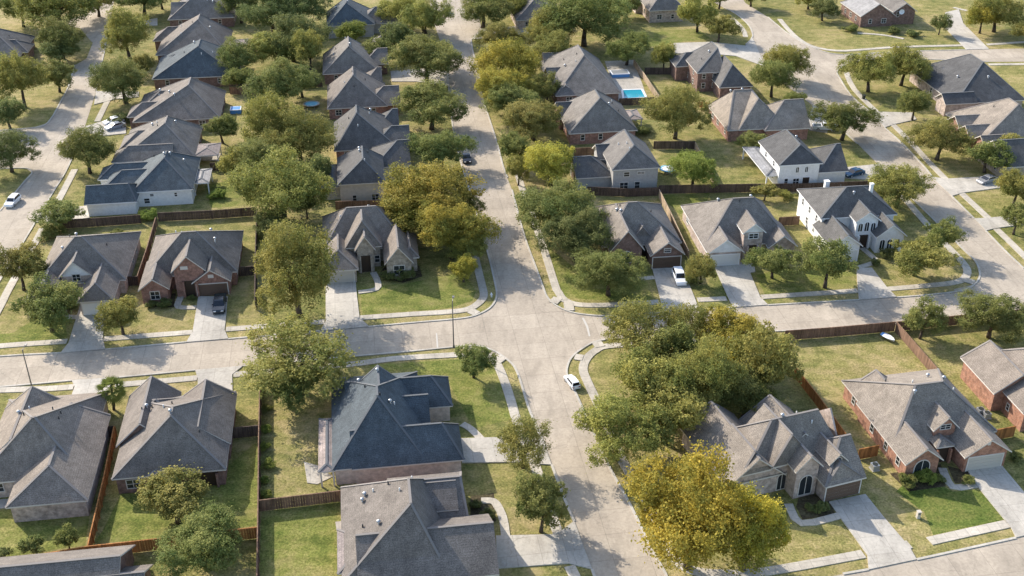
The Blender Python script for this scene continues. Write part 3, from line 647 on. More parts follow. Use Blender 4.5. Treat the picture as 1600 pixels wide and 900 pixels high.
house('white_house', 'white two-storey house with columned side porch, behind the white gabled house', 'dark', 'white', 8, [(M,(1217,259),(1284,253),12.5,'y','hh',5.2,{'r':((1246,226),(1233,202),8.2)}),(M,(1278,270),(1326,267),11,'x','hg',2.8),(M,(1197,275),(1225,271),15,'y','hh',2.7,{'p':.3,'rm':'pale','open':1})],
 ops=[(0,'S','arch',.45,.8,1.4,3.2),(0,'S','arch',.68,.8,1.4,3.2),(0,'S','window',.2,.9,1.6,.6),(0,'S','window',.45,1.4,1.5,.6),(0,'S','door',.7,1.4,2.1,.05)], trim='trimw', vents=2)
# front row, right of the crossroads
house('brick_house', 'red brick house with brown garage door behind the white SUV', 'tan', 'brownb', 7, [(M,(949,399),(1075,396),19,'x','hh',2.8,{'r':((980,314),(997,317),8.6),'dy':3.2}),(W,(982,361),7.2,'N',11,3.1,'g',{'p':1.25}),(W,(1045,379),5.3,'N',11,3.1,'g',{'p':.8}),(W,(1004,354),5.6,'N',6,1.9,'h',{'p':1.2,'hr':.3})],
 ops=[(2,'S','garage',.5,4.9,2.2,.05),(2,'S','window',.5,1.3,.9,3.1),(1,'S','arch',.5,2.0,2.4,.7),(0,'S','void',.52,1.6,2.3,.05)], garage='garb', vents=5)
house('white_gabled_house', 'tan-roofed house with white garage gable, right of the white SUV', 'tan', 'pink', 7, [(M,(1109,399),(1245,388),20,'x','hh',2.8,{'r':((1145,310),(1178,308),8.9),'dy':3.2}),(W,(1137,375),5.4,'N',13,3.3,'g',{'p':.78,'gm':'white'}),(W,(1181,350),7.4,'N',8,2.1,'g',{'p':.85,'gm':'white'}),(W,(1226,369),5.0,'N',9,2.7,'g',{'p':.8})],
 ops=[(1,'S','garage',.5,5.0,2.2,.05),(1,'S','vent',.5,.7,.7,3.6),(2,'S','window',.5,1.8,1.1,4.3),(2,'S','void',.5,1.5,3.0,.05),(3,'S','window',.5,1.6,1.6,.7)], garage='garw', trim='trimw', vents=5)
wh = house('white_house', 'white brick two-storey house with grey roof and arched front windows', 'dark', 'white', 7, [(M,(1290,351),(1409,342),15,'x','hh',5.2,{'r':((1323,292),(1347,290),9.0),'dy':2.4}),(W,(1360,332),7.3,'N',6,2.4,'g',{'p':.75}),(W,(1326,368),5.5,'N',9,3.0,'g',{'p':.75}),(W,(1397,352),5.6,'N',8,2.9,'g',{'p':.8})],
 ops=[(1,'S','arch',.2,1.0,1.8,3.3),(1,'S','arch',.5,1.0,2.0,3.3),(1,'S','arch',.8,1.0,1.8,3.3),(1,'S','void',.42,1.7,2.6,.05),(3,'S','arch',.22,1.1,2.1,.6),(3,'S','arch',.5,1.1,2.1,.6),(3,'S','arch',.78,1.1,2.1,.6),(2,'S','garage',.5,4.6,2.2,.05),(0,'W','window',.2,.9,1.4,3.2),(0,'W','window',.5,.9,1.4,3.2),(0,'W','window',.8,.9,1.4,3.2),(0,'W','window',.25,.9,1.5,.7),(0,'W','window',.55,.9,1.5,.7)], trim='trimw', garage='garw', vents=2)
v = wh[1][0]
chimney(wh, v.x0 + (v.x1 - v.x0) * .30, v.y1 - 3.2, 1.3, .8, 'trimw'); chimney(wh, v.x0 + (v.x1 - v.x0) * .74, v.y0 + 4.3, 1.6, .55, 'trimw')
# right edge (far to near)
t3 = house('brick_house', 'brick house with chimney and sunlit pale roof behind the curved sidewalk', 'grey', 'brownb', 8, [(M,(1345,26),(1400,24),15,'y','gh',3.2,{'rm':'pale'}),(W,(1417,5),6.2,'N',9,3.6,'g'),(M,(1385,12),(1425,11),9,'x','hh',3.0)], ops=[(1,'S','window',.2,.9,1.6,2.2)], vents=1)
house('brick_house', 'dark hip-roofed house at the upper right beside the concrete drive apron', 'dark', 'pink', 8, [(M,(1492,162),(1598,153),24,'y','hh',2.8,{'r':((1533,97),(1519,84),8.8)}),(W,(1475,105),5.6,'E',9,3.8,'h'),(W,(1455,103),4.9,'E',8,3.2,'g'),(W,(1471,146),4.8,'E',8,2.6,'g')], vents=3)
house('brick_house', 'tan-roofed brick house cut by the right picture edge, second down at the upper right', 'tan', 'red', 8, [(M,(1534,221),(1640,214),16.5,'y','hh',2.8,{'r':((1590,163),(1578,153),8.4)}),(W,(1492,181),5.0,'E',9,3.2,'g'),(W,(1508,196),4.8,'E',9,2.6,'g'),(W,(1532,212),4.4,'E',7,1.9,'g')], vents=2)
house('grey_house', 'grey-roofed pale house beside the silver car at the right edge', 'dark', 'stone', 8, [(M,(1567,262),(1660,256),11,'x','gh',2.8)], vents=1)
house('brick_house', 'dark-roofed house among trees at the upper left picture edge', 'grey', 'brownb', 8, [(M,(-70,92),(34,84),17,'y','hh',2.8),(W,(24,62),5.2,'W',8,3.5,'h')], vents=1)
# near rows
house('brick_house', 'grey-brown roofed house with stone patio wall at the lower left picture edge', 'brown', 'pink', 8, [(M,(-42,757),(129,750),18.5,'x','hh',2.8,{'r':((50,652),(54,652),8.7)}),(W,(76,727),5.75,'N',9,4.9,'h',{'hr':.8,'p':.6}),(W,(49,604),6.6,'S',12,4.4,'h',{'hr':.12,'p':.85}),(W,(111,630),5.7,'S',9,4.6,'h',{'hr':.12,'p':.62}),(M,(52,775),(122,770),6,'y','hh',2.7,{'p':.3,'rm':'patio'})],
 ops=[(4,'S','window',.25,1.2,1.4,.8),(4,'S','window',.6,1.2,1.4,.8)], vents=6)
house('brick_house', 'brown-roofed house with two northern hip wings and recessed back porch', 'brown', 'brownb', 8, [(M,(174,749),(353,736),17.5,'y','hh',2.8,{'r':((274,648),(262,636),8.6)}),(W,(236,588),6.3,'S',11,3.6,'h',{'hr':.12,'p':.95}),(W,(321,593),6.0,'S',11,3.9,'h',{'hr':.12,'p':.8}),(M,(230,746),(284,742),5.5,'y','hh',2.95,{'p':.38,'rm':'patio'}),(M,(186,690),(300,660),9,'x','hh',2.85,{'p':.7})],
 ops=[(0,'S','window',.15,1.8,1.5,.7),(0,'S','void',.82,2.8,2.2,.05),(3,'S','window',.5,1.6,1.5,.7)], vents=7)
house('brick_house', 'slate blue roofed pinkish brick house with cross gables, south-west of the crossroads', 'slate', 'palepink', 8, [(M,(518,735),(668,717),21,'y','hh',2.8,{'r':((588,618),(590,603),9.2)}),(W,(590,571),8.4,'S',9,5.6,'h',{'p':1.0,'hr':.1}),(W,(673,587),5.7,'W',12,3.6,'h',{'hr':.75,'p':.8}),(W,(669,616),5.5,'W',10,3.1,'g',{'p':.8}),(W,(690,661),6.1,'W',12,3.9,'h',{'hr':.65,'p':.85}),(M,(497,738),(524,735),11.5,'y','hh',2.7,{'p':.35,'rm':'patio','open':1})],
 ops=[(0,'S','window',.28,1.2,1.3,.9),(0,'S','window',.6,.7,.9,1.2),(2,'E','window',.4,1.6,1.4,.8),(4,'E','garage',.5,4.8,2.2,.05)], garage='gart', vents=6)
house('brick_house', 'brown-roofed brick house with white corner patio at the bottom centre', 'brown', 'orange', 8, [(M,(534,912),(700,893),16.8,'y','hh',2.8,{'r':((643,786),(637,748),8.8)}),(W,(719,744),5.8,'W',9,4.6,'h',{'hr':.1}),(W,(712,750),5.6,'W',6,3.2,'g',{'p':.6}),(W,(771,816),6.0,'W',16,5.2,'g',{'p':.62}),(M,(527,897),(585,889),7.5,'y','hh',2.75,{'p':.3,'rm':'patio'})],
 ops=[(3,'E','garage',.5,4.9,2.2,.05),(3,'S','window',.7,1.0,.8,1.4)], garage='gart', vents=8)
house('brick_house', 'brown gable roof cut by the bottom picture edge below the cedar fence', 'brown', 'brownb', 8, [(W,(188,868),6.4,'W',16,6.5,'g'),(W,(226,893),5.2,'W',9,4,'g')], auto=False, vents=0)
arch = house('brick_house', 'brick house with arched entry and brown garage door behind the golden tree', 'tan', 'pink', 19, [(M,(1185,790),(1350,744),15,'x','hg',2.8,{'r':((1206,656),(1278,639),8.3),'dy':4.4}),(W,(1111,627),6.4,'S',13,4.2,'h',{'hr':.12,'p':.85}),(W,(1203,617),6.4,'S',9,4.0,'h',{'hr':.12,'p':.9}),(W,(1238,679),8.2,'N',7,3.1,'h',{'p':1.2,'hr':.35}),(W,(1269,714),6.7,'N',6,2.0,'g',{'p':1.0}),(W,(1180,705),6.8,'N',6,2.3,'h',{'p':1.2,'hr':.4}),(W,(1314,722),4.9,'N',4,2.7,'h',{'p':.75,'hr':.5}),(W,(1314,710),5.9,'N',5,1.4,'g',{'p':1.0}),(M,(1290,762),(1352,744),9,'x','hg',2.8,{'p':.8})],
 ops=[(4,'S','arch',.5,2.0,3.2,.3),(8,'S','garage',.5,5.0,2.2,.05),(3,'S','arch',.3,1.4,2.7,.1),(7,'S','arch',.5,1.3,1.0,4.2)], garage='garb', vents=3)
cg = house('brick_house', 'orange brick house with beige garage door and dormer at the lower right', 'tan', 'orange', 11.5, [(M,(1403,704),(1568,684),16.5,'x','hh',2.8,{'r':((1433,604),(1470,593),8.2),'dy':1.2}),(W,(1450,702),4.9,'N',14,2.7,'g',{'p':.8}),(W,(1551,688),5.1,'N',13,3.4,'g',{'p':.7}),(W,(1484,653),6.3,'N',6,1.9,'g',{'p':1.0}),(W,(1369,578),5.4,'S',8,3.2,'h',{'hr':.12,'p':.8}),(M,(1464,700),(1492,696),4,'y','hg',2.9,{'p':.5})],
 ops=[(1,'S','arch',.5,2.3,2.3,.6),(1,'S','vent',.5,.5,.5,4.2),(2,'S','garage',.5,4.9,2.2,.05),(2,'S','vent',.5,.4,.9,4.0),(3,'S','window',.5,1.6,.9,4.1),(5,'S','void',.5,1.6,2.3,.05),(1,'W','window',.15,1.0,1.4,.8),(1,'W','window',.4,1.0,1.4,.8),(1,'W','window',.7,1.0,1.4,.8)], garage='gart', vents=6)
house('brick_house', 'orange brick house with long sunlit side wall cut by the right picture edge', 'brown', 'orange', 9, [(M,(1600,647),(1740,635),15.5,'y','hh',3.4),(W,(1547,532),6.2,'S',9,3.8,'h',{'hr':.12,'p':.75})],
 ops=[(0,'W','window',.25,.8,1.2,1.0),(0,'W','window',.45,.8,1.2,1.0),(0,'W','window',.62,.9,1.2,1.0),(0,'W','window',.8,.7,1.2,1.0)], vents=2)
# ---------------------------------------------------------------- fences
pick_cache = {}
def fence(label, px, m='fence', h=1.8):
    """px: the line of the fence's top, in photograph pixels; one run with boards, rails and posts"""
    P = [G(x, y, h) for x, y in px]
    for p in P: p.z = 0
    root = tag(empty('wooden_fence', P[0]), label, 'fence', 'wooden fences between the yards')
    bd = MB(); rl = MB(); posts = []; r = random.Random(int(px[0][0] * 3 + px[0][1]))
    for a, b in zip(P[:-1], P[1:]):
        d = b - a; ln = d.length; d.normalize(); s = Vector((-d.y, d.x, 0)); n = max(1, int(ln / 0.3)); st = ln / n
        for k in range(n):
            a0 = a - P[0] + d * (k * st + 0.008); a1 = a - P[0] + d * ((k + 1) * st - 0.008)
            hh = h + r.uniform(-0.03, 0.03); o = s * r.uniform(-0.006, 0.006)
            q = [a0 - s * .012 + o, a1 - s * .012 + o, a1 + s * .012 + o, a0 + s * .012 + o]
            lo = [(v.x, v.y, 0.04) for v in q]; hi = [(v.x, v.y, hh) for v in q]
            bd.poly(hi); 
            for i in range(4): bd.poly([lo[i], lo[(i + 1) % 4], hi[(i + 1) % 4], hi[i]])
        for z in (0.35, 0.95, 1.5):
            rl.bar(a - P[0] + s * .045 + Vector((0, 0, z)), b - P[0] + s * .045 + Vector((0, 0, z)), 0.045, 0.09)
        rl.bar(a - P[0] + Vector((0, 0, h + .045)), b - P[0] + Vector((0, 0, h + .045)), 0.14, 0.035)
        n = max(1, round(ln / 2.4))
        for k in range(n + 1): posts.append(a - P[0] + d * (ln * k / n) + s * 0.12)
    bd.build('board_panel', MT[m], root); rl.build('rail', MT[m], root)
    if 'post' not in pick_cache:
        b = MB(); b.box(-.05, .05, -.05, .05, 0, 1.74); pick_cache['post'] = b
    key = 'post_' + m
    if key not in pick_cache: pick_cache[key] = pick_cache['post'].mesh('post', MT[m])
    for p in posts[:40]:
        o = link(bpy.data.objects.new('post', pick_cache[key]), root); o.location = p
F_ = [
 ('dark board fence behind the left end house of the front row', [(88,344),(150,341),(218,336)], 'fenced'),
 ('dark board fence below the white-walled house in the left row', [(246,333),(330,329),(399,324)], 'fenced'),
 ('weathered fence between the two brown-roofed houses of the front row', [(243,340),(230,385),(214,432)], 'fence'),
 ('short fence joining the left end house to the side fence', [(190,433),(213,432)], 'fenced'),
 ('fence beside the red brick house, hidden along the tree line', [(401,325),(399,385),(398,470)], 'fenced'),
 ('short dark fence right of the red brick house of the front row', [(369,418),(398,416)], 'fenced'),
 ('long reddish side fence between the two lower left houses', [(178,666),(163,740),(137,852)], 'fencer'),
 ('short fence closing the gap right of the lower left edge house', [(158,668),(177,666)], 'fenced'),
 ('reddish cedar fence across the bottom left yards', [(-20,876),(60,867),(135,854),(245,842),(330,832),(400,824)], 'fencer'),
 ('long straight fence west of the row of hedge bushes', [(406,590),(404,680),(403,780),(401,905)], 'fence'),
 ('brown fence between the slate-roofed house and the bottom centre lawn', [(405,782),(480,773),(556,764)], 'fence'),
 ('short dark fence left of the hedge bushes', [(362,669),(403,665)], 'fenced'),
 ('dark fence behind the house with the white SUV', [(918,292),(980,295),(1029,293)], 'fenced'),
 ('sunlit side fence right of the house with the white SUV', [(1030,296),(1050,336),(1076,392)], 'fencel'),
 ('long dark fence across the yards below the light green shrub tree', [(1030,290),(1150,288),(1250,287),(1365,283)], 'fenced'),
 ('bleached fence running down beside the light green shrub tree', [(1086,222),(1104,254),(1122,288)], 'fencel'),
 ('bleached fence right of the swimming pool', [(990,92),(1010,120),(1030,150)], 'fencel'),
 ('dark fence below the swimming pool', [(968,154),(1022,152)], 'fenced'),
 ('dark hedge-backed fence in the lawn right of the pool', [(1008,106),(1052,106)], 'fenced'),
 ('short brown fence left of the white gabled house', [(1218,340),(1250,338)], 'fence'),
 ('brown street fence behind the big empty lawn', [(1228,517),(1310,511),(1400,503)], 'fence'),
 ('long side fence running down from the street fence corner', [(1401,503),(1438,545),(1486,600)], 'fence'),
 ('street fence behind the two round trees at the right', [(1402,503),(1510,492),(1620,482)], 'fence'),
 ('reddish side fence between the empty lawn and the arched entry house', [(1242,572),(1280,620),(1322,678)], 'fencer'),
 ('short cedar fence beside the arched entry house', [(1344,702),(1374,696)], 'fencer'),
 ('short red fence between the two orange brick houses', [(1556,672),(1588,666)], 'fencer'),
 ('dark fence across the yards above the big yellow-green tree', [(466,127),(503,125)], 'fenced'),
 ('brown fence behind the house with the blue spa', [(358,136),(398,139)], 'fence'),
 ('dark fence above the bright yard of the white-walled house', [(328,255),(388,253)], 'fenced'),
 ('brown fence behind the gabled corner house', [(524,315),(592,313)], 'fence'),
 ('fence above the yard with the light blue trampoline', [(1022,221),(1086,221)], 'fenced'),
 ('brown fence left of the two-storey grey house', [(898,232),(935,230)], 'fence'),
]
for f in F_: fence(*f)
# ---------------------------------------------------------------- trees
import numpy as np
def crown_mesh(name, seed, n, size, lobes, leafy, flat=0.8):
    """a crown of many small leaves on uneven clumps and stray sprays, about one metre in radius; 'tint' varies by clump and leaf"""
    r = np.random.default_rng(seed); C = []; Rd = []
    el = np.array([r.uniform(.9, 1.12), r.uniform(.9, 1.12), r.uniform(.85, 1.0)])
    for k in range(lobes):
        d = r.normal(size=3); d[2] = abs(d[2]) * 0.9 - 0.3; d /= np.linalg.norm(d)
        C.append(d * el * r.uniform(0.25, 0.82)); Rd.append(r.uniform(0.16, 0.4))
    C.append(np.array([0, 0, 0.05])); Rd.append(0.45)
    C = np.array(C); Rd = np.array(Rd); K = len(C); NC = 30
    cl = r.normal(size=(K, NC, 3)) * np.array([1, 1, .8]); cl /= np.linalg.norm(cl, axis=2, keepdims=True)
    lt = r.uniform(0, .5, K); ct = r.uniform(0.0, 0.5, (K, NC)); cr = r.uniform(.75, 1.28, (K, NC))
    wt = Rd ** 1.8; wt = wt / wt.sum(); up = np.array([-.2, .2, 1.0]); PP = []; DD = []; TT = []; got = 0
    while got < n:
        m = n; i = r.choice(K, p=wt, size=m); q = r.integers(NC, size=m)
        d = cl[i, q] + r.normal(size=(m, 3)) * 0.19; d /= np.linalg.norm(d, axis=1, keepdims=True)
        rad = Rd[i] * cr[i, q] * (1.03 - np.abs(r.normal(size=m)) * 0.28)
        rad = np.where(r.random(m) < .08, rad * r.uniform(1.05, 1.45, m), rad)
        p = C[i] + d * rad[:, None]
        dist = np.linalg.norm(p[:, None, :] - C[None], axis=2); ins = dist < Rd[None] * .68; ins[np.arange(m), i] = False
        ok = ~(ins.any(axis=1) & (r.random(m) < .85)) & (p[:, 2] > -0.78 + .2 * r.random(m))
        PP.append(p[ok]); DD.append(d[ok]); TT.append((lt[i] + ct[i, q] * .8 + r.random(m) * .3 - .1)[ok]); got += int(ok.sum())
    p = np.concatenate(PP)[:n]; d = np.concatenate(DD)[:n]; T = np.clip(np.concatenate(TT)[:n], 0, 1)
    nn = d * 0.3 + up * 0.45 + r.normal(size=(n, 3)) * 0.5; nn /= np.linalg.norm(nn, axis=1, keepdims=True)
    t = np.cross(nn, r.normal(size=(n, 3))); t /= np.linalg.norm(t, axis=1, keepdims=True) + 1e-9; b = np.cross(nn, t)
    s = (size * r.uniform(0.5, 1.4, n))[:, None]; e = s * r.uniform(0.5, 0.8, (n, 1))
    V = np.stack([p - t * s, p - b * e + nn * s * 0.15, p + t * s, p + b * e + nn * s * 0.15], axis=1).reshape(-1, 3)
    me = bpy.data.meshes.new(name)
    me.vertices.add(len(V)); me.vertices.foreach_set('co', V.astype(np.float32).ravel())
    me.loops.add(n * 4); me.loops.foreach_set('vertex_index', np.arange(n * 4, dtype=np.int32))
    me.polygons.add(n); me.polygons.foreach_set('loop_start', np.arange(0, n * 4, 4, dtype=np.int32))
    at = me.attributes.new('tint', 'FLOAT', 'FACE'); at.data.foreach_set('value', T.astype(np.float32))
    me.update(); me.validate()
    return me
PROTO = {}
def crown_variant(size_cls, k, kind):
    key = (size_cls, k, kind)
    if key not in PROTO:
        base = PROTO.get((size_cls, k))
        if base is None:
            n, sz, lb = {'s': (7500, 0.042, 14), 'm': (17000, 0.0285, 22), 'l': (36000, 0.0198, 34), 'x': (21000, 0.0205, 28)}[size_cls]
            base = PROTO[(size_cls, k)] = crown_mesh('crown', 31 * k + ord(size_cls), n, sz, lb, 1)
        me = base.copy(); me.name = 'crown'; me.materials.clear(); me.materials.append(LEAF[kind]); PROTO[key] = me
    return PROTO[key]
def trunk_mesh(k):
    key = ('t', k)
    if key not in PROTO:
        r = random.Random(k + 5); b = MB(); x = y = 0.0
        pts = [(0, 0, 0)]; 
        for z in (0.3, 0.6): x += r.uniform(-.04, .04); y += r.uniform(-.04, .04); pts.append((x, y, z))
        rad = [0.085, 0.062, 0.05]
        for i in range(2): b.tube(pts[i], pts[i + 1], rad[i], rad[i + 1], 8)
        nl = r.randint(5, 7)
        for q in range(nl):
            t = 2 * math.pi * (q + r.uniform(-.3, .3)) / nl; rr = r.uniform(.25, .5); z1 = r.uniform(.85, 1.15)
            m_ = (x + rr * .5 * math.cos(t), y + rr * .5 * math.sin(t), (0.58 + z1) / 2 + .03)
            e = (x + rr * math.cos(t), y + rr * math.sin(t), z1)
            b.tube(pts[2], m_, .034, .024, 6); b.tube(m_, e, .024, .010, 6)
            t2 = t + r.choice((-.7, .7)); b.tube(m_, (m_[0] + .22 * math.cos(t2), m_[1] + .22 * math.sin(t2), z1 + .05), .017, .006, 5)
        PROTO[key] = b.mesh('trunk', MT['bark'], True)
    return PROTO[key]
tr_ = random.Random(4)
def tree(x0, y0, x1, y1, kind, label, air=False, name=None):
    cx, cy = (x0 + x1) / 2, (y0 + y1) / 2
    if cy < 300: q = (x1 - x0) * .02; x0 -= q; x1 += q; y1 += q * .7; y0 -= q * .5
    z = 3.5
    for _ in range(4):
        p = G(cx, cy, z); u, v = cx - 800, cy - 450
        depth = (CAMH - z) / (_S + v / FPX * _C)             # along the view axis
        r = (x1 - x0) / 2 * depth / FPX
        dl = math.radians(PITCH) + math.atan(v / FPX)
        half = (y1 - y0) / 2 * depth / FPX * math.cos(math.atan(v / FPX))
        rz2 = half ** 2 - (r * math.sin(dl)) ** 2
        rz = math.sqrt(max(rz2, 0.0)) / math.cos(dl)
        rz = min(max(rz, 0.62 * r), 1.15 * r)
        z = rz * 0.92 + 0.5 + 0.08 * r
    base = Vector((p.x, p.y, 0)); k = tr_.randrange(4)
    cls = 'x' if air else ('s' if r < 2.6 else 'm' if r < 5.2 else 'l')
    root = tag(empty(name or 'oak_tree', base, tr_.uniform(0, 6.28)), label, 'tree', 'trees along the streets and in the yards')
    t = link(bpy.data.objects.new('trunk', trunk_mesh(k)), root); t.scale = (r * 0.95, r * 0.95, z)
    c = link(bpy.data.objects.new('crown', crown_variant(cls, k, kind)), root); c.location = (0, 0, z); c.scale = (r * 1.08, r * 1.08, rz * 1.1)
    return root
